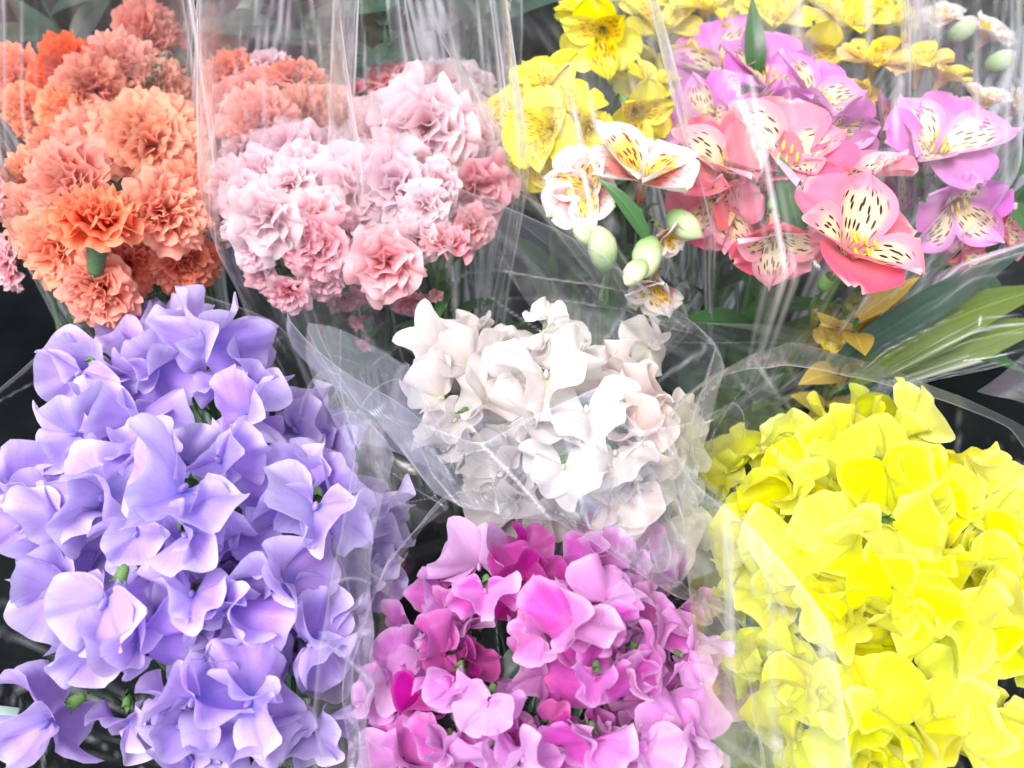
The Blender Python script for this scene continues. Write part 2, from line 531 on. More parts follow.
def standard_mesh(seed):
    g = np.random.default_rng(100 + seed)
    thm = R_(g.uniform(142, 162))
    ph = g.uniform(0, 6.28, 6)
    notch = g.uniform(0.08, 0.22)
    bend = g.uniform(-0.45, 0.35)
    refl = g.uniform(0.1, 0.75)
    fold = g.uniform(-0.5, 0.45)
    A = g.uniform(0.12, 0.27)
    a2 = g.uniform(0.12, 0.22)
    side = g.uniform(0.12, 0.30)
    curl = g.uniform(-0.9, 0.9)

    def Rf(th):
        R = 1 + side * np.sin(th) ** 2 - notch * np.exp(-(th / 0.16) ** 2)
        R = R * (1 - 0.38 * ss(np.abs(th), R_(95), R_(150)))
        R = R * (0.35 + 0.65 * (1 - (np.abs(th) / thm) ** 7))
        return R * (1 + 0.035 * np.sin(7 * th + ph[3]) + 0.018 * np.sin(17 * th + ph[4]))

    def zf(x, y, r, th):
        z = bend * x ** 2 * 0.9 + fold * np.abs(x) * r * 0.6
        z = z - refl * np.maximum(y, 0) ** 2 * 0.6
        z = z + 0.12 * np.exp(-(x / 0.09) ** 2) * (1 - r) * r * 3
        z = z + r ** 2.0 * (A * np.sin(2.6 * th + ph[0]) + a2 * np.sin(5.3 * th + ph[1]))
        z = z + r ** 3.0 * (0.15 * np.sin(8.3 * th + ph[2]) * (0.5 + 0.5 * np.sin(1.3 * th + ph[3])) + 0.035 * np.sin(17 * th + ph[5]))
        return z + curl * np.maximum(r - 0.68, 0) ** 1.6 * (0.6 + 0.8 * np.sin(1.7 * th + ph[4]))
    P, U = fan(seed, thm, Rf, zf, 48, 18)
    # pull the ruffled rim inwards where it waves, as a real frill does
    P[:, :, :2] *= (1 - 0.22 * np.abs(P[:, :, 2:3]))
    b = MB()
    b.grid(P, U)
    return b.mesh('standard_petal')


def wing_mesh(seed):
    g = np.random.default_rng(300 + seed)
    thm = R_(g.uniform(75, 100))
    ph = g.uniform(0, 6.28, 6)
    cup = g.uniform(0.0, 0.8)
    tipc = g.uniform(-0.8, 0.5)
    A = g.uniform(0.10, 0.24)
    curl = g.uniform(-0.8, 0.8)

    def Rf(th):
        R = 0.86 + 0.14 * np.cos(th * 1.5 + ph[0] * 0.15)
        R = R * (0.35 + 0.65 * (1 - (np.abs(th) / thm) ** 5))
        return R * (1 + 0.03 * np.sin(7 * th + ph[3]))

    def zf(x, y, r, th):
        z = cup * x ** 2 + tipc * y ** 2 * 0.5
        z = z + r ** 2.0 * (A * np.sin(3.2 * th + ph[1]) + 0.13 * np.sin(7.1 * th + ph[2]))
        z = z + curl * np.maximum(r - 0.65, 0) ** 1.5
        return z + r ** 4 * 0.03 * np.sin(15 * th + ph[5])
    P, U = fan(seed, thm, Rf, zf, 30, 13)
    b = MB()
    b.grid(P, U)
    return b.mesh('wing_petal')


def revolve(prof, n=10, sx=1.0, sy=1.0, lobes=0, lobe=0.0, ph=0.0):
    """prof: list of (r, z)"""
    P = np.zeros((len(prof), n, 3))
    U = np.zeros((len(prof), n, 2))
    for i, (r, z) in enumerate(prof):
        for j in range(n):
            t = 2 * math.pi * j / n
            rr = r * (1 + lobe * math.cos(lobes * t + ph))
            P[i, j] = (rr * math.cos(t) * sx, rr * math.sin(t) * sy, z)
            U[i, j] = (j / n, i / (len(prof) - 1))
    return P, U


def calyx_mesh(seed):
    g = np.random.default_rng(seed)
    b = MB()
    P, U = revolve([(0.005, -0.34), (0.07, -0.33), (0.13, -0.24), (0.15, -0.10), (0.16, 0.0)], 10)
    b.grid(P, U, True)
    for k in range(5):                       # five pointed sepals
        a = 2 * math.pi * k / 5 + 0.3
        d = np.array([math.cos(a), math.sin(a), 0])
        s = np.array([-math.sin(a), math.cos(a), 0])
        L = g.uniform(0.16, 0.27)
        G = np.zeros((5, 3, 3))
        U = np.zeros((5, 3, 2))
        for i in range(5):
            t = i / 4
            c = d * (0.155 + 0.12 * t * t + 0.03 * t) + np.array([0, 0, L * t * (1 - 0.35 * t) - 0.02])
            wd = 0.085 * (1 - t) ** 0.8 + 0.004
            for j in range(3):
                G[i, j] = c + s * wd * (j - 1) - d * 0.02 * abs(j - 1)
                U[i, j] = (j / 2, t)
        b.grid(G, U)
    return b.mesh('calyx')


STD = [standard_mesh(i) for i in range(16)]
WNG = [wing_mesh(i) for i in range(12)]
CLX = [calyx_mesh(i) for i in range(3)]
bk = MB()
_P, _U = revolve([(0.01, 0.0), (0.07, 0.1), (0.11, 0.25), (0.09, 0.4), (0.03, 0.5), (0.002, 0.53)], 10, 0.7, 1.2)
bk.grid(_P, _U, True)
KEEL = bk.mesh('keel')


def wing_frame(side, spread, drop, twist):
    a = Vector((side * spread, drop, 0.8)).normalized()
    n = Vector((side * 0.75, 0.6 + twist, 0.1))
    n = (n - a * n.dot(a)).normalized()
    x = a.cross(n)
    return Matrix((x, a, n)).transposed().to_4x4()


def sweet_pea_bloom(parent, base, Rm, half, kind, rng, wing_only=False):
    """part: Empty 'bloom' with its petals as sub-parts; base is where the calyx sits (world), relative to parent's location"""
    b = bpy.data.objects.new('bloom', None)
    COL.objects.link(b)
    b.empty_display_size = 0.01
    b.parent = parent
    b.matrix_local = Matrix.Translation(base - parent.location) @ Rm.to_4x4() @ Matrix.Diagonal((half, half, half, 1))
    sx = rng.uniform(0.92, 1.1) * (1 if rng.random() < .5 else -1)
    tilt = Matrix.Rotation(R_(rng.uniform(-25, 10)), 4, 'X')
    link('standard_petal', rng.choice(STD), M[kind], b, tilt @ Matrix.Diagonal((sx, rng.uniform(.9, 1.08), 1, 1)))
    wk = M.get(kind + '_wing', M[kind])
    sp, dr, tw = rng.uniform(0.25, 0.75), rng.uniform(-0.75, 0.15), rng.uniform(-.3, .3)
    for side in (-1, 1):
        f = wing_frame(side, sp + rng.uniform(-.1, .1), dr + rng.uniform(-.12, .12), tw)
        s = rng.uniform(0.88, 1.18)
        link('wing_petal', rng.choice(WNG), wk, b, Matrix.Translation((0, -0.02, 0.04)) @ f @ Matrix.Diagonal((s * side, s, s, 1)))
    link('keel', KEEL, wk, b, Matrix.Rotation(R_(35), 4, 'X') @ Matrix.Scale(0.62, 4))
    link('calyx', rng.choice(CLX), M['calyx'], b, Matrix.Translation((0, 0.07, -0.36)) @ Matrix.Rotation(R_(rng.uniform(-25, 10)), 4, 'X') @ Matrix.Scale(0.72, 4))
    return b


def branch_stem(parent, root, top_pts, ends, r=0.0016, mat='stem', nodes=None):
    """one branched stem mesh: main curve root -> below the blooms -> tip, a short stalk to every bloom"""
    o = parent.location
    b = MB()
    c = Vector((0, 0, 0))
    for e in ends:
        c += e[0]
    c /= len(ends)
    neck = c + Vector((0, 0, -0.045)) + (root - c).normalized() * 0.015
    mid = root.lerp(neck, 0.55) + Vector((random.uniform(-.01, .01), random.uniform(-.01, .01), 0))
    pts = [bez(root, mid, neck, k / 8) - o for k in range(9)]
    b.tube(pts, r * 1.2, r)
    for e, d in ends:
        m = e + d * 0.018 - Vector((0, 0, 0.004))
        p = [bez(neck, m, e + d * 0.002, k / 6) - o for k in range(7)]
        b.tube(p, r * .8, r * .55, 6)
    return link('stem', b.mesh('stem'), M[mat], parent)


def bez(a, b, c, t):
    return a * (1 - t) ** 2 + b * 2 * t * (1 - t) + c * t * t


def pea_bouquet(kind, root_px, ctr, rad, ztop, drop, sprigs, group, fill=14, seed=1, name='sweet_pea', pale=None, pale_share=0.0, hdiv=2.25):
    """sprigs: [(label, [(px,py,width_px,roll[,tilt[,lean[,dz[,kind]]]]), ...]), ...]"""
    rng = random.Random(seed)
    root = root_px
    made = []

    def dome(px, py):
        q = ((px - ctr[0]) / rad[0]) ** 2 + ((py - ctr[1]) / rad[1]) ** 2
        return ztop - drop * min(q, 1.6), q
    jobs = []
    for label, blooms in sprigs:
        jobs.append([label, [list(b) for b in blooms]])
    for k in range(fill):
        a, rr = rng.uniform(0, 6.28), math.sqrt(rng.random()) * 0.84
        px, py = ctr[0] + rad[0] * rr * math.cos(a), ctr[1] + rad[1] * rr * math.sin(a)
        best = min(jobs, key=lambda j: (j[1][0][0] - px) ** 2 + (j[1][0][1] - py) ** 2 + 900 * len(j[1]))
        best[1].append([px, py, rng.uniform(.75, .95) * min(best[1][0][2], 115), rng.uniform(0, 360), rng.uniform(5, 75), None, -rng.uniform(.012, .042)])
    for label, blooms in jobs:
        r0 = root + Vector((rng.uniform(-.02, .02), rng.uniform(-.02, .02), 0))
        t = thing(name, label, 'flower', r0, group)
        ends = []
        for b in blooms:
            b = list(b) + [None] * (8 - len(b))
            px, py, wpx, roll, tilt, lean, dz, kd = b
            z, q = dome(px, py)
            p = PZ(px, py, z + (dz or 0))
            out = math.degrees(math.atan2(-(py - ctr[1]), px - ctr[0]))
            tilt = tilt if tilt is not None else 12 + 38 * min(q, 1.2) + rng.uniform(-8, 18)
            lean = lean if lean is not None else out + rng.uniform(-45, 45)
            half = wpx * m_per_px(p) / hdiv
            Rm = frame(roll + rng.uniform(-6, 6), tilt, lean)
            base = p - Rm.col[1] * half * 0.35 - Rm.col[2] * half * 0.15
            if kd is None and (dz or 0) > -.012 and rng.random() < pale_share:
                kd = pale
            sweet_pea_bloom(t, base, Rm, half, kd or kind, rng)
            ca = Rm.col[2] * -0.59 * half + Rm.col[1] * 0.07 * half
            ends.append((base + ca, (ca.normalized() + Vector((0, 0, -.5))).normalized()))
        branch_stem(t, r0, None, ends)
        made.append(t)
    return made


# ------------------------------------------------------------------ carnations
def carnation_mesh(seed, npet=38, full=1.0, closed=0.0, serr=1.0):
    g = np.random.default_rng(500 + seed)
    b = MB()
    for k in range(npet):
        q = (k + 0.5) / npet                      # 0 centre .. 1 outside
        az = k * 2.39996 + g.uniform(-.25, .25)
        incl = (0.12 + 1.45 * q ** 0.85 * (1 - closed)) + g.uniform(-.14, .14)   # lean of the petal from the axis
        L = 0.78 + 0.22 * q + g.uniform(-.06, .08)
        Wd = (0.36 + 0.28 * q) * g.uniform(.85, 1.15) * full
        nu, nv = 15, 9
        u = np.linspace(-1, 1, nu)[None, :]
        v = np.linspace(0, 1, nv)[:, None]
        ph = g.uniform(0, 6.28, 4)
        wid = Wd * (0.12 + 0.88 * ss(v, 0.15, 0.95))
        edge = 1 + 0.045 * serr * np.sign(np.sin(u * 11 + ph[3])) * ss(v, .8, 1) + 0.05 * np.sin(u * 4 + ph[2]) * ss(v, .5, 1) - 0.16 * u ** 2 * ss(v, .3, 1)
        curl = g.uniform(0.15, 0.55)
        phi = incl * (0.55 + 0.45 * v) + curl * ss(v, .55, 1.0) * (0.4 + q)
        # integrate the centre line
        dv = L / (nv - 1)
        rr = np.cumsum(np.sin(phi) * dv, 0)
        zz = np.cumsum(np.cos(phi) * dv, 0)
        ruff = (0.10 * np.sin(u * 5.5 + ph[0]) + 0.06 * serr * np.sin(u * 11 + ph[1])) * ss(v, .25, 1) * g.uniform(.7, 1.25)
        yy = u * wid * (1 - 0.1 * np.abs(np.sin(u * 5)))
        rad = rr * edge + ruff * np.cos(phi)
        hgt = zz * edge - ruff * np.sin(phi) * 1.1 + 0.08 * u ** 2 * v
        c, s = math.cos(az), math.sin(az)
        X = rad * c - yy * s
        Y = rad * s + yy * c
        P = np.stack([X, Y, hgt + 0 * X], -1)
        U = np.stack([np.broadcast_to((u + 1) / 2, X.shape), np.broadcast_to(v, X.shape)], -1)
        b.grid(P, U)
    return b.mesh('flower_head')


CARN = [carnation_mesh(i, 40) for i in range(6)]
CARN_F = [carnation_mesh(60 + i, 27, 1.35, 0.08, 0.3) for i in range(3)]
CARN_S = [carnation_mesh(20 + i, 20, 1.3, 0.12, 0.3) for i in range(4)]
CARN_BUD = [carnation_mesh(40 + i, 12, 0.8, 0.8) for i in range(2)]
_b = MB()
_P, _U = revolve([(0.01, -0.75), (0.10, -0.74), (0.16, -0.6), (0.18, -0.3), (0.21, 0.0), (0.25, 0.13)], 12, lobes=5, lobe=0.04)
_b.grid(_P, _U, True)
CCAL = _b.mesh('calyx')


def carnation(parent, p, Rm, half, kind, rng, meshes, as_parts=True):
    """returns the stalk end; head, calyx (children of a bloom Empty when the stem carries several)"""
    if as_parts:
        par = parent
        mw = Matrix.Translation(p - parent.location) @ Rm.to_4x4() @ Matrix.Diagonal((half, half, half * rng.uniform(.85, 1.05), 1))
    else:
        par = bpy.data.objects.new('bloom', None)
        COL.objects.link(par)
        par.empty_display_size = 0.01
        par.parent = parent
        par.matrix_local = Matrix.Translation(p - parent.location) @ Rm.to_4x4() @ Matrix.Diagonal((half, half, half, 1))
        mw = Matrix.Identity(4)
    spin = Matrix.Rotation(rng.uniform(0, 6.28), 4, 'Z')
    link('flower_head', rng.choice(meshes), M[kind], par, mw @ Matrix.Translation((0, 0, -0.35)) @ spin)
    link('calyx', CCAL, M['ccalyx'], par, mw @ Matrix.Translation((0, 0, -0.38)))
    e = p - Rm.col[2] * half * 1.08
    return (e, -Rm.col[2])


def dome_frame(px, py, ctr, rad, rng, tilt=None, lean=None, roll=None):
    q = ((px - ctr[0]) / rad[0]) ** 2 + ((py - ctr[1]) / rad[1]) ** 2
    out = math.degrees(math.atan2(-(py - ctr[1]), px - ctr[0]))
    if tilt is None:
        tilt = 15 + 40 * min(q, 1.2) + rng.uniform(-8, 8)
    if lean is None:
        lean = out + rng.uniform(-25, 25)
    if roll is None:
        roll = rng.uniform(0, 360)
    return frame(roll, tilt, lean), q


def carnations(items, root_px, ctr, rad, ztop, drop, group, seed, kind, spray=False):
    """items: single stems: (label, px, py, width_px, kind?, tilt?, lean?, dz?); spray: (label, [(px,py,w,kind?,tilt?,lean?,dz?,mesh?), ...])"""
    rng = random.Random(seed)
    root = root_px
    for it in items:
        label = it[0]
        blooms = it[1] if spray else [it[1:]]
        r0 = root + Vector((rng.uniform(-.025, .025), rng.uniform(-.025, .025), 0))
        t = thing('carnation', label, 'flower', r0, group)
        ends = []
        for b in blooms:
            b = list(b) + [None] * (8 - len(b))
            px, py, wpx, kd, tilt, lean, dz, ms = b
            Rm, q = dome_frame(px, py, ctr, rad, rng, tilt, lean)
            p = PZ(px, py, ztop - drop * min(q, 1.7) + (dz or 0))
            half = wpx * m_per_px(p) / (1.9 if spray else 1.85)
            meshes = CARN_BUD if ms == 'bud' else (CARN_S if spray else CARN)
            if ms == 'full':
                meshes = CARN_F
            ends.append(carnation(t, p, Rm, half, kd or kind, rng, meshes, as_parts=not spray))
        branch_stem(t, r0, None, ends, 0.002)


# ------------------------------------------------------------------ alstroemeria
def tepal_mesh(seed, L, W, open_, notch, cup, inner):
    g = np.random.default_rng(700 + seed)
    nu, nv = 15, 19
    u = np.linspace(-1, 1, nu)[None, :]
    v = np.linspace(0, 1, nv)[:, None]
    ph = g.uniform(0, 6.28, 4)
    if inner:
        wid = W * (0.14 + 0.86 * ss(v, 0.1, 0.62)) * np.sqrt(np.clip(1 - ss(v, 0.55, 1.02) ** 1.5, 0.0, 1))
    else:
        wid = W * (0.14 + 0.86 * ss(v, 0.12, 0.7)) * np.sqrt(np.clip(1 - ss(v, 0.72, 1.03) ** 2, 0.0, 1))
    phi = 0.18 + open_ * ss(v, 0.12, 0.7) + g.uniform(-.1, .35) * ss(v, .7, 1)
    dv = L / (nv - 1)
    rr = np.cumsum(np.sin(phi) * dv, 0)
    zz = np.cumsum(np.cos(phi) * dv, 0)
    k = 1 - notch * np.exp(-(u / 0.22) ** 2) * ss(v, .75, 1) + 0.0 * v
    ruff = (0.035 * np.sin(u * 3 + v * 5 + ph[0]) + 0.02 * np.sin(u * 7 + v * 3 + ph[1])) * ss(v, .3, 1)
    n_r, n_z = -np.cos(phi), np.sin(phi)
    lift = cup * u ** 2 * wid + ruff - 0.04 * np.exp(-(u / .12) ** 2) * (1 - v)
    X = u * wid * (1 - 0.18 * cup * u ** 2)
    Y = rr * k + n_r * lift
    Z = zz * k + n_z * lift
    P = np.stack([X + 0 * Y, Y, Z + 0 * X], -1)
    U = np.stack([np.broadcast_to((u + 1) / 2, X.shape), np.broadcast_to(v, X.shape)], -1)
    b = MB()
    b.grid(P, U)
    return b.mesh('tepal')


TEP_O = [tepal_mesh(i, 1.0, 0.40, 0.95 + 0.12 * (i % 3), 0.06, 0.25, False) for i in range(6)]
TEP_I = [tepal_mesh(20 + i, 1.05, 0.31, 0.85 + 0.12 * (i % 3), -0.04, 0.4, True) for i in range(6)]
_b = MB()
for k in range(6):
    a = k * 1.05 + 0.2
    q = [Vector((0.04 * math.cos(a), 0.04 * math.sin(a), 0.1)),
         Vector((0.09 * math.cos(a), 0.09 * math.sin(a) - 0.02, 0.42)),
         Vector((0.14 * math.cos(a), 0.14 * math.sin(a) - 0.1, 0.70 + 0.06 * (k % 3)))]
    _b.tube([bez(q[0], q[1], q[2], s / 6) for s in range(7)], 0.012, 0.009, 5)
    e = q[2]
    _b.tube([e + Vector((0, 0.03 * s - .06, 0.02 * s - .02)) for s in range(5)], lambda s: 0.010 + 0.02 * math.sin(math.pi * min(max(s, .06), .94)), None, 7)
STAMENS = _b.mesh('stamens')
_b = MB()
_P, _U = revolve([(0.01, -0.3), (0.09, -0.28), (0.13, -0.15), (0.12, -0.02), (0.1, 0.06)], 9, lobes=6, lobe=.06)
_b.grid(_P, _U, True)
OVARY = _b.mesh('ovary')
_b = MB()
_P, _U = revolve([(0.02, -0.9), (0.18, -0.8), (0.34, -0.45), (0.40, 0.0), (0.36, 0.4), (0.24, 0.72), (0.1, 0.92), (0.01, 1.0)], 18, lobes=3, lobe=.08)
_b.grid(_P, _U, True)
BUD = _b.mesh('bud')


def alstro_bloom(parent, p, Rm, half, kind, rng, openness=1.0, side=1.0):
    b = bpy.data.objects.new('bloom', None)
    COL.objects.link(b)
    b.empty_display_size = 0.01
    b.parent = parent
    b.matrix_local = Matrix.Translation(p - parent.location) @ Rm.to_4x4() @ Matrix.Diagonal((half, half, half, 1))
    mo, mi = M[kind]
    for a in (90, 210, 330):
        s = rng.uniform(.92, 1.08)
        link('tepal', rng.choice(TEP_O), mo, b, Matrix.Rotation(R_(a - 90 + rng.uniform(-8, 8)), 4, 'Z') @ Matrix.Rotation(R_((1 - openness) * 55), 4, 'X') @ Matrix.Diagonal((s, s, s, 1)))
    for a in (30, 150, 270):
        s = rng.uniform(.92, 1.06)
        link('tepal', rng.choice(TEP_I), mi, b, Matrix.Translation((0, 0, .02)) @ Matrix.Rotation(R_(a - 90 + rng.uniform(-8, 8)), 4, 'Z') @ Matrix.Rotation(R_((1 - openness) * 55), 4, 'X') @ Matrix.Diagonal((s, s, s, 1)))
    link('stamens', STAMENS, M['anther'], b, Matrix.Scale(0.72, 4))
    link('ovary', OVARY, M['calyx'], b, Matrix.Translation((0, 0, -.04)) @ Matrix.Scale(0.6, 4))
    return (p - Rm.col[2] * half * 0.3, -Rm.col[2])


def lance_leaf(b, a, d, L, W, bend=Vector((0, 0, -1)), curve=0.3, nrm=None, fold=0.25):
    """adds a lance-shaped leaf to mesh b from point a in direction d"""
    d = d.normalized()
    nrm = (nrm or d.orthogonal())
    s = d.cross(nrm).normalized()
    n = s.cross(d).normalized()
    nv, nu = 13, 7
    P = np.zeros((nv, nu, 3))
    U = np.zeros((nv, nu, 2))
    for i in range(nv):
        t = i / (nv - 1)
        c = a + d * (L * t) + bend * (curve * L * t * t)
        wd = W * (math.sin(math.pi * min(1, 0.06 + 0.94 * t) ** 0.75)) * 0.5
        for j in range(nu):
            x = (j / (nu - 1) - .5) * 2
            P[i, j] = c + s * (x * wd) + n * (abs(x) * wd * fold + 0.06 * wd * math.sin(6 * t + x))
            U[i, j] = (j / (nu - 1), t)
    b.grid(P, U)


def alstros(items, root_px, ctr, rad, ztop, drop, group, seed, kind, leaves=2):
    """items: (label, [(px,py,w,roll?,tilt?,lean?,dz?,kind?,openness?) ...], [(px,py,w) buds])"""
    rng = random.Random(seed)
    root = root_px
    for it in items:
        label, blooms = it[0], it[1]
        buds = it[2] if len(it) > 2 else []
        r0 = root + Vector((rng.uniform(-.025, .025), rng.uniform(-.025, .025), 0))
        t = thing('alstroemeria', label, 'flower', r0, group)
        ends = []
        for b in blooms:
            b = list(b) + [None] * (9 - len(b))
            px, py, wpx, roll, tilt, lean, dz, kd, op = b
            Rm, q = dome_frame(px, py, ctr, rad, rng, tilt, lean, roll)
            p = PZ(px, py, ztop - drop * min(q, 1.7) + (dz or 0))
            half = wpx * m_per_px(p) / 1.42
            ends.append(alstro_bloom(t, p - Rm.col[2] * half * .4, Rm, half, kd or kind, rng, op or 1.0))
        for px, py, wpx, roll, tilt in buds:
            p = PZ(px, py, ztop - 0.012)
            half = wpx * m_per_px(p) / 0.8
            Rm = frame(roll, tilt, roll)
            link('bud', BUD, M['bud'], t, Matrix.Translation(p - t.location) @ Rm.to_4x4() @ Matrix.Diagonal((half * .75, half * .75, half * .5, 1)))
            ends.append((p - Rm.col[2] * half * .7, -Rm.col[2]))
        branch_stem(t, r0, None, ends, 0.0022)
        c = sum((e[0] for e in ends), Vector()) / len(ends)
        for k in range(leaves):
            b = MB()
            f = rng.uniform(.45, .85)
            a = r0.lerp(c + Vector((0, 0, -.05)), f) - t.location
            ang = rng.uniform(0, 6.28)
            d = Vector((math.cos(ang) * .6, math.sin(ang) * .6, rng.uniform(.5, 1)))
            lance_leaf(b, a, d, rng.uniform(.06, .10), rng.uniform(.012, .02), curve=rng.uniform(.05, .4))
            link('leaf', b.mesh('leaf'), M['leaf'], t)


def leafy_stem(label, root, tip, n, L, W, mat, seed, group=None, spread=0.8, name='leafy_stem'):
    rng = random.Random(seed)
    t = thing(name, label, 'plant', root, group)
    b = MB()
    mid = root.lerp(tip, .5) + Vector((rng.uniform(-.02, .02), rng.uniform(-.02, .02), 0))
    pts = [bez(root, mid, tip, k / 10) for k in range(11)]
    b.tube([p - root for p in pts], .0025, .0012)
    link('stem', b.mesh('stem'), M['stem'], t)
    ax = (tip - root).normalized()
    for k in range(n):
        f = 0.35 + 0.65 * (k + 1) / n
        a = bez(root, mid, tip, f) - root
        ang = k * 2.4 + rng.uniform(-.4, .4)
        o = ax.orthogonal().normalized()
        o2 = ax.cross(o)
        d = ax * rng.uniform(.35, .9) + (o * math.cos(ang) + o2 * math.sin(ang)) * spread
        lb = MB()
        lance_leaf(lb, a, d, L * rng.uniform(.7, 1.15), W * rng.uniform(.8, 1.2), curve=rng.uniform(.05, .4), nrm=ax)
        link('leaf', lb.mesh('leaf'), M[mat], t)


# ------------------------------------------------------------------ film sleeves
def catmull(pts, n, sharp=0.0):
    """closed loop through pts (Vectors), n samples"""
    k = len(pts)
    out = []
    for i in range(n):
        s = i / n * k
        j = int(s)
        t = s - j
        p0, p1, p2, p3 = (pts[(j + q - 1) % k] for q in range(4))
        lin = p1.lerp(p2, t)
        out.append(lin * sharp + (1 - sharp) * 0.5 * ((2 * p1) + (p2 - p0) * t + (2 * p0 - 5 * p1 + 4 * p2 - p3) * t * t + (3 * p1 - p0 - 3 * p2 + p3) * t ** 3))
    return out


def ring(px, py, z, rx_px, ry, sharp=1.35, rot=0.0, k=16):
    c = PZ(px, py, z)
    rx = rx_px * m_per_px(c)
    pts = []
    for i in range(k):
        a = 2 * math.pi * i / k
        # flattened tube: the two side seams are pinched
        ca, sa = math.cos(a), math.sin(a)
        x = math.copysign(abs(ca) ** (1 / sharp), ca) * rx
        y = math.copysign(abs(sa) ** sharp, sa) * ry
        pts.append(c + Vector((x * math.cos(rot) - y * math.sin(rot), x * math.sin(rot) + y * math.cos(rot), 0)))
    return pts


def sleeve(label, loops, mat='film', seed=0, fold=0.006, crumple=0.004, nfold=9, ncr=16, nc=150, nv=70, levels=None, sharp=0.0, edge=0, hem=0.0, seams=0.0,
           name='cellophane_sleeve', group='clear sleeves round the bouquets', seam=True):
    """loops: closed control loops from the rim down to the foot; folds run down the film, random straight creases cross it"""
    g = np.random.default_rng(900 + seed)
    L = [np.array([list(p) for p in catmull(lp, nc, sharp)]) for lp in loops]
    lev = levels or np.linspace(0, 1, len(L))
    T = np.linspace(0, 1, nv)
    P = np.zeros((nv, nc, 3))
    for i, t in enumerate(T):
        j = max(0, min(len(L) - 2, int(np.searchsorted(lev, t, 'right') - 1)))
        k = (t - lev[j]) / (lev[j + 1] - lev[j])
        P[i] = L[j] * (1 - k) + L[j + 1] * k
    # smooth the kink between loops a little
    for _ in range(3):
        P[1:-1] = (P[:-2] + 2 * P[1:-1] + P[2:]) / 4
    N = np.cross(np.roll(P, -1, 1) - np.roll(P, 1, 1), np.gradient(P, axis=0))
    N /= np.linalg.norm(N, axis=2, keepdims=True) + 1e-9
    s = np.linspace(0, 1, nc, endpoint=False)[None, :]
    t = T[:, None]
    H = np.zeros((nv, nc))
    for k in range(nfold):                         # long folds running down
        c = g.random()
        wdt = g.uniform(.015, .06)
        d = (s - c - g.uniform(-.08, .08) * t + .5) % 1 - .5
        H += g.choice([-1, 1]) * fold * g.uniform(.4, 1) * np.maximum(0, 1 - np.abs(d) / wdt) * (0.35 + 0.65 * ss(t, 0, .6))
    for k in range(ncr):                           # straight creases between flat facets
        a = g.uniform(0, math.pi)
        c0, c1 = g.random(), g.random()
        ds = ((s - c0 + .5) % 1 - .5) * 3.0
        dt = t - c1
        dist = ds * math.cos(a) + dt * math.sin(a)
        reach = np.exp(-((ds ** 2 + dt ** 2) / 0.12))
        H += g.choice([-1, 1]) * crumple * g.uniform(.3, 1) * np.abs(dist) * 6 * reach
    H += crumple * 0.25 * np.sin(s * 2 * math.pi * 5 + t * 7 + g.uniform(0, 6)) * np.sin(t * 9 + s * 12.57)
    lap = np.abs(np.roll(H, 1, 1) + np.roll(H, -1, 1) - 2 * H)
    lap[1:-1] += np.abs(H[:-2] + H[2:] - 2 * H[1:-1])
    crease = np.clip(lap / (0.005 * 0.12) - 0.25, 0, 1)
    sd_ = np.minimum(np.abs((s + .5) % 1 - .5), np.abs(s - .5))
    seam_v = seams * np.maximum(np.exp(-(sd_ / .011) ** 2), .45 * np.exp(-((sd_ - .035) / .005) ** 2))
    crease = np.clip(crease + hem * np.exp(-t / 0.008) + seam_v, 0, 1)      # hem and side seams whitened in the colour, imitating caught light
    P = P + N * H[:, :, None]
    root = Vector(P[-1].mean(0))
    P -= np.array(root)
    U = np.zeros((nv, nc, 2))
    U[:, :, 0] = s * 1.6
    U[:, :, 1] = t
    th = thing(name, label, 'wrapping', root, group)
    b = MB()
    b.grid(P, U, True)
    fm = b.mesh('film')
    at = fm.attributes.new('crease', 'FLOAT', 'POINT')
    at.data.foreach_set('value', crease.astype(np.float32).ravel())
    link('film', fm, M[mat], th)
    if edge:
        b = MB()
        rim = [Vector(p) for p in P[0]]
        b.tube(rim + [rim[0]], edge, edge, 5)
        link('rim', b.mesh('rim'), M['film_edge'], th)
    return th


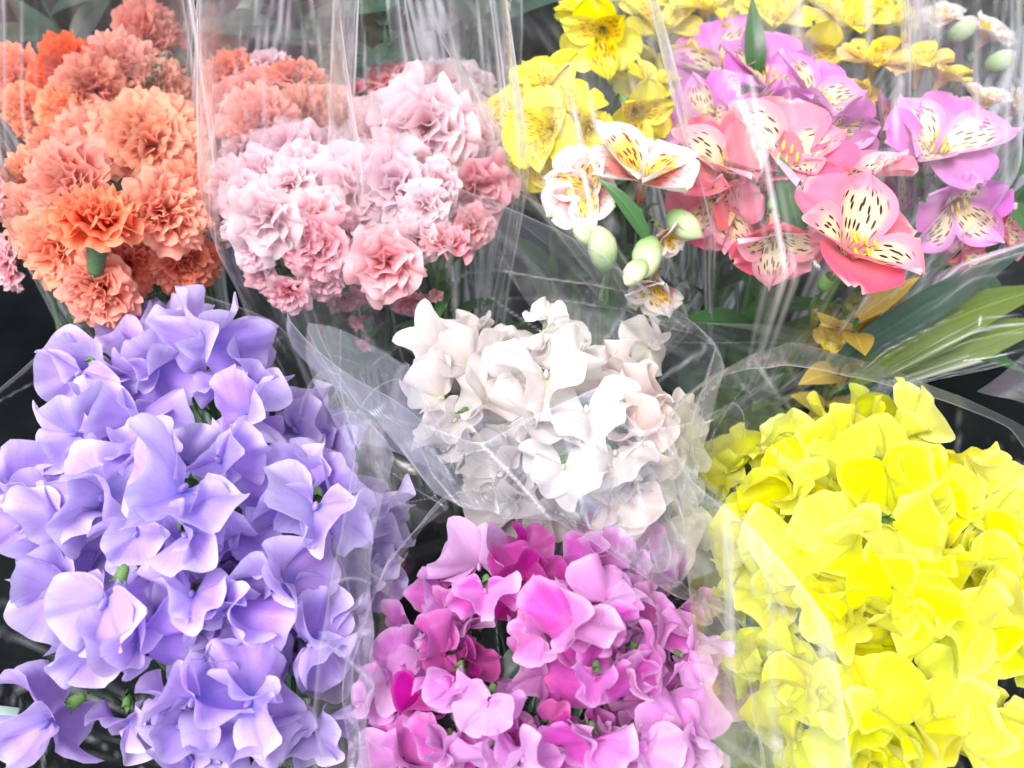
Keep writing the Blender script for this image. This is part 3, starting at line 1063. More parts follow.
def flap(parent, corners, mat, seed, amp=.006, ncr=14, sag=.01, n=170):
    """part of a sleeve: a loose crumpled fold of film spanned by four corners, bent along straight creases"""
    g = np.random.default_rng(1500 + seed)
    c = [np.array(list(PZ(*q))) for q in corners]
    u = np.linspace(0, 1, n)[None, :, None]
    v = np.linspace(0, 1, n)[:, None, None]
    P = c[0] * (1 - u) * (1 - v) + c[1] * u * (1 - v) + c[2] * u * v + c[3] * (1 - u) * v
    N = np.cross(c[1] - c[0], c[3] - c[0])
    N = N / np.linalg.norm(N)
    uu, vv = u[:, :, 0] + 0 * v[:, :, 0], v[:, :, 0] + 0 * u[:, :, 0]
    H = np.zeros((n, n))
    for k in range(ncr):
        a = g.uniform(0, math.pi)
        d = (uu - g.random()) * math.cos(a) + (vv - g.random()) * math.sin(a)
        H += g.choice([-1, 1]) * amp * g.uniform(.3, 1.2) * np.abs(d) * (1.0 if k % 2 else np.exp(-((uu - g.random()) ** 2 + (vv - g.random()) ** 2) / .1))
    H -= H.mean()
    H -= sag * (uu * (1 - uu) + vv * (1 - vv)) * 2
    lap = np.zeros((n, n))
    lap[:, 1:-1] += np.abs(H[:, :-2] + H[:, 2:] - 2 * H[:, 1:-1])
    lap[1:-1] += np.abs(H[:-2] + H[2:] - 2 * H[1:-1])
    crease = np.clip(lap / (amp * .014) - .35, 0, 1)
    # ragged outline: the edges wander in the sheet's own plane
    wob = .05 * np.sin(vv * 5 + g.uniform(0, 6)) * (np.abs(uu - .5) * 2) ** 2
    wob2 = .05 * np.sin(uu * 4 + g.uniform(0, 6)) * (np.abs(vv - .5) * 2) ** 2
    P = P + N * H[:, :, None] + (c[1] - c[0]) * wob[:, :, None] + (c[3] - c[0]) * wob2[:, :, None]
    P = P - np.array(parent.location)
    U = np.stack([uu * .22, vv * .22], -1)
    b = MB()
    b.grid(P, U)
    fm = b.mesh('fold')
    at = fm.attributes.new('crease', 'FLOAT', 'POINT')
    at.data.foreach_set('value', crease.astype(np.float32).ravel())
    return link('fold', fm, M[mat], parent)


def L3(*pts):
    return [PZ(*p) for p in pts]


def bucket(label, ctr, r, h, zb):
    t = thing('bucket', label, 'bucket', Vector((ctr.x, ctr.y, zb)), 'black buckets holding the bouquets')
    b = MB()
    P, U = revolve([(0.001, 0.004), (r * .8, 0.004), (r * .82, 0.01), (r, h), (r + .006, h + .002), (r + .006, h - .01), (r + .002, h - .012), (r * .85, 0.0), (0.001, 0.0)], 40)
    b.grid(P, U, True)
    link('body', b.mesh('body'), M['bucket'], t)
    b = MB()
    P, U = revolve([(r + .004, h), (r + .011, h - .002), (r + .011, h - .012), (r + .004, h - .014)], 40)
    b.grid(P, U, True)
    link('rim', b.mesh('rim'), M['bucket'], t)
    return t


def under(px, py, z, dx=0.0, dy=0.0, zb=0.42):
    p = PZ(px, py, z)
    return Vector((p.x + dx, p.y + dy, zb))


# ================================================================== the place
me = bpy.data.meshes.new('ground')
gz = 0.28
me.from_pydata([(-60, -60, gz), (60, -60, gz), (60, 60, gz), (-60, 60, gz)], [], [(0, 1, 2, 3)])
gr = link('ground', me, M['ground'])
gr['kind'] = 'structure'

R_LAV = under(190, 530, .80)
R_WHT = under(560, 420, .80)
R_MAG = under(550, 650, .80)
R_YEL = under(890, 590, .80)
R_ORA = under(115, 200, .80, .01)
R_ORB = under(85, 75, .80, .01)
R_COR = under(275, 100, .80, .01)
R_PKL = under(285, 200, .80, .01)
R_PKR = under(425, 180, .80)
R_ALY = under(600, 150, .80, .02)
R_ALP = under(800, 170, .80)
R_ALV = under(960, 170, .80, -.02)
for lab, r, rad_ in (("black bucket under the lavender flowers", R_LAV, .085), ("black bucket under the white flowers", R_WHT, .06),
                     ("black bucket under the magenta flowers", R_MAG, .07), ("black bucket under the yellow sweet peas", R_YEL, .085),
                     ("black bucket under the orange carnations", R_ORA + Vector((0, .06, 0)), .11), ("black bucket under the pale pink carnations", (R_PKL + R_PKR) / 2 + Vector((0, .05, 0)), .11),
                     ("black bucket under the yellow and white alstroemerias", R_ALY + Vector((0, .05, 0)), .10), ("black bucket under the pink alstroemerias", R_ALP + Vector((.05, .04, 0)), .11)):
    bucket(lab, r, rad_, .17, gz + .002)

# ------------------------------------------------------------------ lavender sweet peas
LG = 'lavender sweet pea stems of one bunch'
pea_bouquet('lav', R_LAV, (190, 540), (215, 250), .815, .075, [
    ("tall pale lavender sweet pea at the very top of its bunch, below the orange carnations", [(205, 318, 88, 70, 40, 80, .02), (205, 365, 118, 268, 18, 270, .02), (168, 318, 78, 120, 45, 110, -.01)]),
    ("lavender sweet pea with a big rounded cupped bloom at the upper left of its bunch", [(95, 350, 118, 95, 30, 110, .01), (82, 385, 90, 255, 55, 250, .0), (130, 405, 95, 110, 35, 120)]),
    ("lavender sweet pea with curled blooms at its bunch's upper right by the dark gap", [(272, 385, 115, 5, 40, 10, .0), (240, 375, 80, 60, 35, 60), (232, 425, 100, 210, 25, 300)]),
    ("lavender sweet pea behind the pale wide bloom on the left edge of its bunch", [(68, 432, 90, 165, 55, 170), (150, 440, 80, 60, 30, 90), (100, 470, 135, 100, 25, 100, .012)]),
    ("lavender sweet pea cut off by the left border of the photo", [(8, 485, 130, 130, 25, 150, .005), (22, 540, 90, 240, 45, 230), (62, 530, 95, 265, 40, 250)]),
    ("lavender sweet pea with the widest open bloom in the middle of its bunch", [(158, 510, 165, 215, 12, 230, .02), (205, 540, 100, 335, 40, 330, .012), (135, 545, 85, 250, 45, 250)]),
    ("lavender sweet pea with broad pale blooms half under film on its bunch's right", [(305, 480, 130, 75, 20, 40, .005), (350, 485, 110, 5, 40, 0), (308, 530, 130, 255, 25, 280, .01), (232, 475, 95, 300, 25, 300)]),
    ("lavender sweet pea drooping at the lower left edge of its bunch, green calyx showing", [(45, 590, 118, 195, 35, 200), (108, 612, 125, 250, 60, 250, .012), (88, 655, 95, 225, 45, 230, .005), (150, 660, 125, 290, 40, 280)]),
    ("lavender sweet pea with one lone bloom hanging low at the lower left corner", [(42, 722, 125, 215, 62, 215, -.005)]),
    ("lavender sweet pea with twisted blooms right of the middle of its bunch", [(238, 590, 110, 75, 25, 90), (292, 600, 120, 300, 30, 330), (275, 555, 80, 40, 35, 30), (190, 615, 110, 260, 20, 270)]),
    ("lavender sweet pea with rosebud-like bloom and green calyx at the lower right of its bunch", [(272, 690, 120, 30, 30, 20, .012), (330, 640, 100, 5, 40, 0), (325, 740, 95, 320, 40, 320)]),
    ("lavender sweet pea with frilled blooms at the bottom edge of its bunch", [(195, 675, 120, 95, 25, 100, .008), (165, 725, 100, 205, 35, 220), (240, 745, 120, 275, 25, 270), (190, 775, 100, 250, 40, 260)]),
], LG, fill=46, seed=11, hdiv=2.05)
# ------------------------------------------------------------------ white sweet peas
WG = 'white sweet pea stems of one bunch'
pea_bouquet('wht', R_WHT, (560, 420), (150, 130), .80, .04, [
    ("white sweet pea with a bent-over bloom at the upper left tip of the white bunch", [(432, 340, 90, 140, 45, 140, .01), (455, 372, 90, 200, 30, 180), (470, 330, 65, 90, 45, 90)]),
    ("white sweet pea with torn-looking upright petals on top of the white bunch", [(500, 335, 75, 80, 40, 80, .012), (520, 362, 95, 100, 25, 90, .008), (548, 345, 70, 60, 40, 80)]),
    ("white sweet pea with a closed pale bud standing above the white bunch", [(546, 312, 42, 85, 72, 80, .03), (585, 350, 75, 70, 35, 70), (600, 382, 90, 40, 25, 60)]),
    ("blush white sweet pea on the upper right edge of the white bunch", [(640, 372, 80, 50, 40, 40, 0, 'blush'), (655, 400, 85, 350, 40, 0, 0, 'blush'), (615, 362, 65, 70, 40, 70)]),
    ("white sweet pea with wide blooms in the middle of the white bunch under folded film", [(545, 400, 115, 265, 15, 260, .01), (590, 430, 100, 280, 20, 280, .005), (520, 430, 100, 220, 25, 230)]),
    ("white sweet pea on the left side of the white bunch under the printed mesh film", [(428, 398, 80, 180, 40, 180), (475, 412, 90, 230, 25, 220), (450, 430, 70, 240, 45, 230)]),
    ("blush white sweet pea on the white bunch's right side, behind the yellow bunch's film", [(645, 440, 90, 330, 35, 350, 0, 'blush'), (655, 480, 90, 300, 40, 330, -.01, 'blush'), (610, 470, 90, 260, 30, 270)]),
    ("blush sweet pea hanging low between the white and magenta bunches", [(625, 520, 90, 270, 45, 280, -.02, 'blush'), (660, 550, 95, 290, 50, 300, -.025, 'blush'), (560, 480, 80, 260, 40, 260), (600, 510, 80, 240, 45, 260, -.02, 'blush')]),
], WG, fill=32, seed=12, hdiv=1.95)
# ------------------------------------------------------------------ magenta sweet peas
MG = 'magenta sweet pea stems of one bunch'
pea_bouquet('mag', R_MAG, (555, 665), (200, 180), .815, .07, [
    ("pale magenta sweet pea with a tall ruffled bloom at the magenta bunch's top left", [(478, 545, 110, 100, 20, 100, .012), (487, 605, 90, 280, 30, 270, .01), (440, 600, 85, 120, 45, 150)]),
    ("deep magenta sweet pea at the top of the magenta bunch, against the white bunch", [(532, 565, 90, 60, 30, 80, 0, 'magd'), (520, 540, 70, 100, 45, 90, -.01, 'magd'), (520, 610, 70, 300, 30, 300, -.02, 'magd')]),
    ("pale magenta sweet pea with a long sail-like bloom at the magenta bunch's top right", [(590, 545, 100, 110, 25, 90, .01), (620, 590, 100, 30, 30, 10, .01), (640, 560, 60, 50, 50, 50)]),
    ("magenta sweet pea with a wide white-edged bloom in the middle of the magenta bunch", [(560, 640, 125, 240, 25, 240, .015), (615, 640, 95, 330, 35, 330, .01), (530, 625, 80, 150, 35, 140)]),
    ("magenta sweet pea on the right edge of the magenta bunch, beside the yellow bunch", [(665, 612, 90, 50, 40, 40), (705, 640, 85, 20, 45, 10), (650, 670, 95, 300, 30, 320), (695, 665, 70, 330, 50, 330)]),
    ("magenta sweet pea with folded bloom and thin stalk below the magenta bunch's middle", [(592, 690, 85, 255, 35, 250, .005), (640, 690, 85, 300, 30, 300), (560, 715, 60, 30, 35, 30, -.02, 'magd')]),
    ("magenta sweet pea on the left edge of the magenta bunch, behind the lavender bunch's film", [(382, 665, 105, 110, 30, 140), (372, 700, 70, 210, 50, 210), (430, 655, 85, 190, 35, 190, 0, 'magd')]),
    ("magenta sweet pea with cupped drooping blooms left of the middle of the magenta bunch", [(455, 690, 85, 260, 40, 250), (480, 715, 95, 245, 35, 240, .008), (420, 700, 70, 240, 45, 220, 0, 'magd'), (470, 650, 70, 80, 30, 90, -.02, 'magd')]),
    ("magenta sweet pea at the magenta bunch's bottom left, cut off by the lower border", [(392, 745, 115, 120, 30, 200), (440, 760, 90, 250, 35, 250)]),
    ("magenta sweet pea with a small pointed bloom at the bottom of the magenta bunch", [(525, 742, 90, 70, 45, 60, .005), (590, 755, 95, 260, 30, 270), (490, 770, 90, 250, 35, 260)]),
    ("pale magenta sweet pea with a broad cupped bloom at the magenta bunch's bottom right", [(682, 715, 110, 105, 30, 20, .01), (690, 750, 90, 290, 40, 320), (640, 760, 100, 260, 35, 280)]),
], MG, fill=36, seed=13, pale='magp', pale_share=.4)
# ------------------------------------------------------------------ yellow sweet peas
YG = 'yellow sweet pea stems of one bunch'
pea_bouquet('yel', R_YEL, (890, 590), (170, 190), .815, .06, [
    ("yellow sweet pea at the upper left of the yellow bunch, below the folded film corner", [(742, 440, 95, 105, 30, 130), (775, 432, 80, 80, 35, 100), (715, 462, 70, 150, 45, 170)]),
    ("yellow sweet pea with three-lobed bloom and green calyx near the yellow bunch's top left", [(815, 462, 110, 95, 25, 110, .005), (800, 435, 70, 70, 45, 90), (790, 505, 100, 255, 25, 240, .01)]),
    ("yellow sweet pea with the tallest rounded blooms at the top of the yellow bunch", [(875, 450, 125, 95, 20, 95, .015), (910, 412, 90, 80, 45, 80, 0), (890, 490, 100, 275, 20, 280, .015), (848, 430, 70, 110, 45, 110)]),
    ("yellow sweet pea with pale outer petals at the upper right of the yellow bunch", [(930, 490, 95, 50, 35, 50), (975, 462, 75, 30, 45, 40), (960, 500, 85, 340, 40, 20)]),
    ("yellow sweet pea at the right edge of the yellow bunch, against the dark gap", [(1005, 490, 85, 20, 45, 20), (1000, 540, 95, 340, 40, 350), (1025, 585, 80, 10, 45, 0)]),
    ("yellow sweet pea with a wide bloom in the upper middle of the yellow bunch", [(850, 520, 120, 100, 18, 100, .012), (905, 545, 110, 300, 20, 300, .01), (945, 555, 90, 20, 25, 20)]),
    ("yellow sweet pea hazy under film on the left side of the yellow bunch", [(745, 520, 105, 150, 30, 170), (735, 560, 90, 210, 40, 200), (790, 565, 105, 240, 30, 220), (760, 600, 90, 230, 40, 220)]),
    ("yellow sweet pea with curled petals in the middle of the yellow bunch", [(850, 585, 105, 110, 20, 120, .005), (890, 610, 115, 260, 15, 260, .012), (835, 640, 105, 230, 25, 230)]),
    ("yellow sweet pea right of the middle of the yellow bunch", [(955, 605, 105, 40, 20, 20, .005), (1000, 620, 95, 340, 30, 340), (965, 650, 110, 290, 20, 300, .008)]),
    ("pale yellow sweet pea drooping under film at the lower left of the yellow bunch", [(765, 655, 85, 100, 45, 210, -.015), (735, 680, 60, 220, 55, 210, -.025), (800, 700, 90, 240, 45, 230, -.012), (780, 750, 95, 230, 50, 240, -.02)]),
    ("yellow sweet pea at the bottom of the yellow bunch, left of its green calyx", [(870, 690, 115, 100, 20, 180, .008), (850, 735, 110, 240, 30, 240), (905, 755, 110, 265, 25, 270, .005)]),
    ("yellow sweet pea at the yellow bunch's bottom right, cut off by the border", [(955, 715, 120, 80, 20, 320, .01), (1010, 700, 100, 20, 30, 340), (985, 760, 110, 280, 30, 300), (1030, 745, 90, 330, 35, 330)]),
], YG, fill=44, seed=14, hdiv=1.95, pale='yelp', pale_share=.2)

# ------------------------------------------------------------------ carnations
OG = 'orange carnations of the front bunch'
carnations([
    ("orange carnation at the top left of the front orange bunch, frilled pale rim", 98, 140, 92),
    ("large salmon orange carnation at the top right of the front orange bunch", 150, 142, 112, None, 28, 60, .008),
    ("pinkish orange carnation facing out left of the middle of the front orange bunch", 70, 186, 98, None, 25, 200, .01),
    ("orange carnation partly hidden at the right edge of the front orange bunch", 188, 150, 70),
    ("pale apricot carnation with green calyx below it, low amid the front orange bunch", 98, 222, 98, None, 62, 75, .012),
    ("bright orange carnation over green leaves, right of the front orange bunch's middle", 165, 212, 88, None, 45, 30, .01),
    ("amber orange carnation at the lower left of the front orange bunch", 60, 252, 84),
    ("dull orange carnation on the left edge of the front orange bunch behind film", 24, 185, 76),
    ("dull amber carnation between the left film edge and the lower left orange carnation", 32, 225, 74),
    ("dark orange carnation lowest in the front orange bunch, near the lavender flowers", 98, 288, 84),
    ("dark orange carnation low on the right of the front orange bunch, beside the dark gap", 184, 262, 66),
    ("orange carnation behind the salmon one at the right rim of the front orange bunch", 190, 188, 70),
    ("pale orange carnation peeping out at the left top of the front orange bunch", 52, 150, 66),
    ("brownish orange carnation sunk in the shaded middle of the front orange bunch", 128, 262, 64, None, None, None, -.02),
], R_ORA, (112, 200), (105, 105), .815, .055, OG, 21, 'car_o')
carnations([
    ("red orange carnation standing highest in the rear orange bunch", 66, 72, 74, 'car_r'),
    ("dark red orange carnation left of the middle of the rear orange bunch", 44, 104, 64, 'car_r', None, None, -.01),
    ("orange carnation at the left border of the photo in the rear orange bunch", 16, 82, 72),
    ("amber carnation low on the left of the rear orange bunch", 30, 112, 60),
    ("orange carnation in the middle of the rear orange bunch", 92, 92, 72),
    ("coral orange carnation right of the middle of the rear orange bunch", 118, 70, 74, 'car_c'),
    ("coral carnation highest on the right of the rear orange bunch, near the film's upper corner", 150, 38, 78, 'car_c'),
    ("coral pink carnation on the right edge of the rear orange bunch behind film", 158, 88, 66, 'car_c'),
    ("orange carnation at the bottom of the rear orange bunch, just above the front bunch", 70, 116, 64),
], R_ORB, (88, 80), (95, 60), .81, .03, 'orange carnations of the rear bunch', 22, 'car_o')
carnations([
    ("orange carnation on the left edge of the small coral bunch", 226, 74, 58, 'car_o'),
    ("single pale pink carnation among the coral ones at the top of the small coral bunch", 268, 64, 46, 'car_p', 65, 90),
    ("light orange carnation with a green calyx on the right of the small coral bunch", 296, 80, 62, 'car_o', 62, 85, .01),
    ("coral carnation low on the left of the small coral bunch", 232, 112, 62),
    ("coral carnation in the middle of the small coral bunch, just above the pale pink flowers", 262, 128, 82),
    ("coral carnation on the right of the small coral bunch behind pink film", 305, 118, 66),
    ("coral carnation at the far right of the small coral bunch, half hidden by film", 335, 112, 52),
    ("coral carnation filling the centre of the small coral bunch, behind the light orange one", 258, 96, 56, None, None, None, -.01),
], R_COR, (275, 100), (85, 60), .80, .02, 'coral carnations of the small bunch', 23, 'car_c')
PG = 'pale pink spray carnation stems'
carnations([
    ("pale pink spray carnation at the left pink bunch's upper left, beside the orange bunch", [(216, 146, 42), (240, 158, 58), (226, 190, 60), (222, 222, 46)]),
    ("pale pink spray carnation at the top of the left pink bunch, below the coral carnations", [(288, 152, 78, None, 30, 90), (258, 176, 60), (325, 148, 62), (292, 182, 56)]),
    ("pale pink spray carnation with an open rosette in the middle of the left pink bunch", [(268, 218, 80, None, 25, 250, .012), (245, 200, 60), (256, 250, 44), (262, 272, 40, 'car_k', None, None, -.01)]),
    ("almost white pink spray carnation in the middle of the two pink bunches, behind film", [(350, 198, 96, None, 20, 270, .012, 'full'), (310, 178, 74), (335, 160, 66), (318, 215, 60)]),
    ("rose pink spray carnation with half-open flower at the left pink bunch's lower left", [(288, 292, 46, 'car_k', 45, 250), (232, 232, 30, None, None, None, 0, 'bud')]),
    ("rose pink spray carnation low in the left pink bunch beneath a film fold", [(318, 248, 66, 'car_k'), (322, 280, 44, 'car_k'), (298, 240, 50, 'car_k'), (345, 242, 56, 'car_k'), (346, 296, 42, 'car_k', None, None, -.01)]),
], R_PKL, (285, 210), (85, 100), .81, .05, PG, 24, 'car_p', spray=True)
carnations([
    ("large white-pink spray carnation at the top of the right pink bunch", [(428, 128, 104, None, 28, 260, .018, 'full'), (432, 92, 84, None, 45, 90), (376, 132, 76), (405, 112, 60), (462, 112, 66)]),
    ("pale pink spray carnation at the right pink bunch's right edge, beside the diagonal film", [(474, 142, 78), (478, 188, 76, 'car_k', 40, 300)]),
    ("rose pink spray carnation with a rose-like flower at the right pink bunch's lower left", [(386, 262, 80, 'car_k', 22, 260, .014), (395, 186, 84), (366, 170, 60)]),
    ("rose pink spray carnation with a cupped flower low on the right pink bunch's right", [(446, 244, 56, 'car_k', 50, 70), (418, 240, 46), (472, 226, 46, 'car_k'), (410, 300, 40, 'car_k', None, None, -.012), (436, 290, 30, 'car_k', None, None, -.01, 'bud')]),
    ("pink spray carnation in the middle of the right pink bunch", [(440, 186, 58, None, 40, 200), (402, 158, 60), (455, 150, 60), (425, 205, 52)]),
    ("rose pink spray carnation with small flowers hanging lowest between the two pink bunches", [(362, 318, 34, 'car_k', None, None, -.01, 'bud'), (355, 285, 40, 'car_k', None, None, -.015), (368, 340, 30, 'car_k', None, None, -.03, 'bud')]),
    ("shaded pink spray carnation at the back of the right pink bunch, top", [(390, 82, 60, 'car_k'), (352, 100, 50, 'car_k'), (470, 85, 60)]),
], R_PKR, (425, 185), (95, 110), .81, .05, PG, 25, 'car_p', spray=True)
carnations([
    ("dark pink carnation in shade at the left border, below the orange bunch's film", 10, 262, 56, 'car_k', 60, 200, -.05),
    ("pink carnation cut off by the left border beside the orange bunch", -14, 190, 60, 'car_k', 40, 180),
], under(-40, 230, .8), (-30, 220), (60, 80), .80, .03, 'pink carnations at the left border', 26, 'car_k')

# ------------------------------------------------------------------ alstroemerias (lily-like flowers)
AY = 'yellow alstroemeria stems'
alstros([
    ("yellow alstroemeria at the left of the yellow cluster, big streaked flower", [(548, 130, 86, 90, 35, 200, .01), (518, 112, 66, 120, 45, 160), (535, 160, 62, 250, 50, 250)]),
    ("yellow alstroemeria with tall petals at the upper middle of the yellow cluster", [(548, 82, 70, 90, 45, 110), (575, 112, 62, 60, 40, 60), (590, 130, 56, 300, 40, 300)]),
    ("yellow alstroemeria standing highest, dark streaks at its throat", [(602, 32, 84, 90, 45, 250, .02), (585, 12, 60, 120, 55, 120, .01)]),
    ("yellow alstroemeria right of the others, just above the white flowers", [(636, 112, 78, 90, 45, 300), (650, 85, 56, 60, 50, 60)]),
], R_ALY, (580, 100), (90, 90), .815, .03, AY, 31, 'al_y')
alstros([
    ("white alstroemeria with a pink and yellow throat and dark dashes, left of the white pair", [(588, 188, 92, 100, 35, 200, .015)], [(602, 250, 40, 100, 70), (585, 235, 26, 140, 70)]),
    ("white alstroemeria with the tall red-striped hood, right of the white pair", [(642, 178, 118, 80, 45, 90, .015)], [(684, 224, 36, 320, 75), (648, 256, 40, 260, 70), (636, 272, 30, 230, 70)]),
    ("wilting white and red alstroemeria hanging below the green buds", [(655, 282, 74, 250, 60, 260, -.012, None, .8), (665, 235, 50, 280, 55, 300, -.01)]),
], R_ALY + Vector((.02, -.02, 0)), (630, 210), (70, 90), .81, .03, 'white alstroemeria stems', 32, 'al_w')
alstros([
    ("large pink alstroemeria flower with bold dark dashes on its cream petal, front of pink cluster", [(850, 250, 150, 120, 34, 70, .035), (858, 182, 104, 90, 66, 95, .015)]),
    ("salmon pink alstroemeria upright at the left of the pink cluster", [(730, 170, 138, 100, 40, 100, .01), (716, 205, 96, 260, 45, 250, 0), (748, 200, 96, 300, 45, 300, -.01)]),
    ("salmon pink alstroemeria behind the green leaf in the middle of the pink cluster", [(784, 162, 136, 80, 38, 80, .008), (808, 205, 80, 300, 45, 300, -.015)]),
    ("pink alstroemeria hanging with brown-lined petals below the middle of the pink cluster", [(775, 232, 104, 90, 55, 265, .005, None, .85)]),
    ("pink alstroemeria in shade at the right of the pink cluster, by the diagonal film edge", [(960, 262, 66, 60, 45, 0, -.02), (1000, 235, 60, 30, 45, 10, -.015)]),
], R_ALP, (810, 190), (120, 110), .81, .03, 'pink alstroemeria stems', 33, 'al_p', leaves=3)
alstros([
    ("mauve alstroemeria at the upper left of the mauve flowers, near the green leaf tip", [(722, 72, 108, 110, 45, 120), (710, 118, 92, 160, 45, 170)]),
    ("mauve pink alstroemeria in the middle of the mauve flowers, blurred by film", [(768, 84, 112, 85, 40, 80), (762, 118, 100, 270, 40, 270)]),
    ("mauve alstroemeria at the right of the mauve flowers, above the big pink flower", [(815, 104, 112, 70, 45, 60), (834, 134, 92, 320, 45, 320)]),
    ("large purple-pink alstroemeria flower with a cream streaked petal at the right of the display", [(936, 150, 128, 60, 30, 90, .01), (955, 205, 104, 280, 45, 280, .0)]),
    ("dark plum alstroemeria between the big pink flower and the purple one", [(884, 140, 86, 60, 45, 40, -.02, 'al_d'), (900, 172, 76, 320, 45, 320, -.025, 'al_d')]),
], R_ALP + Vector((.03, .03, 0)), (830, 120), (130, 80), .81, .02, 'mauve alstroemeria stems', 34, 'al_m')
alstros([
    ("peach and yellow alstroemeria behind the mauve flowers, upright fan of petals", [(872, 66, 72, 90, 55, 95), (858, 95, 50, 250, 50, 250)]),
    ("peach and yellow alstroemeria with narrow upright petals left above the purple flower", [(915, 72, 70, 100, 60, 100), (940, 80, 62, 60, 60, 70)]),
    ("peach yellow alstroemeria low under the big pink flower, beside the diagonal film edge", [(862, 322, 60, 20, 55, 300, -.03), (838, 330, 50, 200, 55, 250, -.035), (885, 312, 46, 20, 55, 330, -.03)]),
], R_ALV, (900, 80), (80, 60), .805, .02, 'peach yellow alstroemeria stems', 35, 'al_b')
RB = under(760, 20, .8)
alstros([
    ("pale yellow alstroemeria at the top border behind the yellow cluster", [(662, 30, 84, 90, 45, 90), (640, 64, 66, 90, 50, 260), (640, 10, 70, 120, 50, 90)]),
    ("pale yellow alstroemeria at the top border left of the mauve flowers", [(706, 10, 84, 90, 45, 90), (690, 62, 70, 260, 50, 250), (730, 35, 60, 30, 50, 50)]),
    ("pale yellow alstroemeria at the top border above the mauve flowers", [(770, 22, 86, 90, 45, 90), (806, 48, 70, 300, 50, 280), (800, 0, 70, 60, 50, 60)]),
    ("pale yellow alstroemeria at the top border above the peach flowers", [(846, 26, 86, 90, 45, 90), (885, 22, 70, 60, 50, 60), (862, -5, 70, 60, 50, 60)]),
], RB, (760, 20), (150, 50), .80, .02, 'yellow alstroemeria stems at the back', 36, 'al_y')
alstros([
    ("white alstroemeria with small pale flowers at the right border", [(985, 105, 52, 90, 50, 90, -.01), (1012, 112, 48, 30, 50, 30, -.01)], [(962, 30, 26, 30, 60)]),
    ("white alstroemeria at the top right corner behind film", [(985, 38, 60, 40, 50, 60, -.02), (940, 22, 50, 120, 50, 100, -.02)], [(1000, 60, 26, 20, 60)]),
], R_ALV + Vector((.04, .06, 0)), (980, 80), (60, 60), .80, .02, 'white alstroemeria stems at the right', 37, 'al_w')

# ------------------------------------------------------------------ greenery
GG = 'dark leafy stems between the flowers'
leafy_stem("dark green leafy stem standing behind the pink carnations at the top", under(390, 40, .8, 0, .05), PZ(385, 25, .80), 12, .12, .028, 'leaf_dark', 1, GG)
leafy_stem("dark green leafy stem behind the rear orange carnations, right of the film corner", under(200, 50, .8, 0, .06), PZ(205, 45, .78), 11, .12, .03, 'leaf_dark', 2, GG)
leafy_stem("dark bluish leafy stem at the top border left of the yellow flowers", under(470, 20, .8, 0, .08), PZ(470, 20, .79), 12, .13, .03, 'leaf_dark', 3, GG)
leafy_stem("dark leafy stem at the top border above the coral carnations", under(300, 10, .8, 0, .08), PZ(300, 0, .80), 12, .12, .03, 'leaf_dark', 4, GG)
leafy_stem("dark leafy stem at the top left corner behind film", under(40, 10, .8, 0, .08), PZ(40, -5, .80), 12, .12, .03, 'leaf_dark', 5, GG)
leafy_stem("green leafy stem between the left pink carnations, low", under(310, 270, .76), PZ(308, 272, .755), 12, .06, .014, 'leaf', 6, GG, .9)
leafy_stem("green leafy stem under the right pink carnations above the white bunch", under(440, 270, .74), PZ(450, 265, .745), 14, .075, .013, 'leaf', 7, GG, .9)
leafy_stem("green leafy stem sunk among the front orange carnations", under(140, 260, .75), PZ(142, 250, .755), 12, .05, .018, 'leaf', 8, GG, .9)
leafy_stem("green leafy stem showing through the gap in the front orange carnations", under(120, 180, .77), PZ(128, 182, .79), 9, .045, .02, 'leaf', 9, GG, .9)
leafy_stem("green leafy stem among the rear orange carnations", under(120, 95, .77), PZ(130, 90, .80), 9, .05, .02, 'leaf', 10, GG, .9)
leafy_stem("green leafy stem under the yellow alstroemerias", under(560, 190, .74), PZ(560, 190, .74), 12, .08, .016, 'leaf', 11, GG, .9)
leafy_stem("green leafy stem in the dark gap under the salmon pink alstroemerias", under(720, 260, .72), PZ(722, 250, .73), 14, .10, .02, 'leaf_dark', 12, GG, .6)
leafy_stem("green leafy stem below the hanging pink alstroemeria", under(770, 280, .74), PZ(775, 270, .735), 14, .09, .024, 'leaf', 13, GG, .7)
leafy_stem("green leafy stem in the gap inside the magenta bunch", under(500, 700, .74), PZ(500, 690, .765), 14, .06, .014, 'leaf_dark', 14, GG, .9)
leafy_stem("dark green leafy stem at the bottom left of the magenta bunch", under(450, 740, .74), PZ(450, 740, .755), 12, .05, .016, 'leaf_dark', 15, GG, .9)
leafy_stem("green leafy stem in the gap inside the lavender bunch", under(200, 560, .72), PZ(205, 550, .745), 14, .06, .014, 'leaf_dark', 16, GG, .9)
leafy_stem("green leafy stem in the gap inside the yellow bunch", under(880, 570, .72), PZ(880, 570, .765), 16, .06, .014, 'leaf', 17, GG, .9)
leafy_stem("grey green leafy stem low between the yellow bunch and the magenta bunch", under(770, 700, .70), PZ(770, 690, .74), 12, .06, .014, 'leaf', 18, GG, .9)
leafy_stem("lime and ochre leafy stem below the big pink alstroemeria", under(860, 320, .74), PZ(858, 318, .765), 14, .045, .018, 'leaf_olive', 19, GG, 1.0)
leafy_stem("dark leafy stem at the right border behind the purple flower", under(1010, 190, .76), PZ(1005, 180, .765), 14, .08, .02, 'leaf', 20, GG, .9)


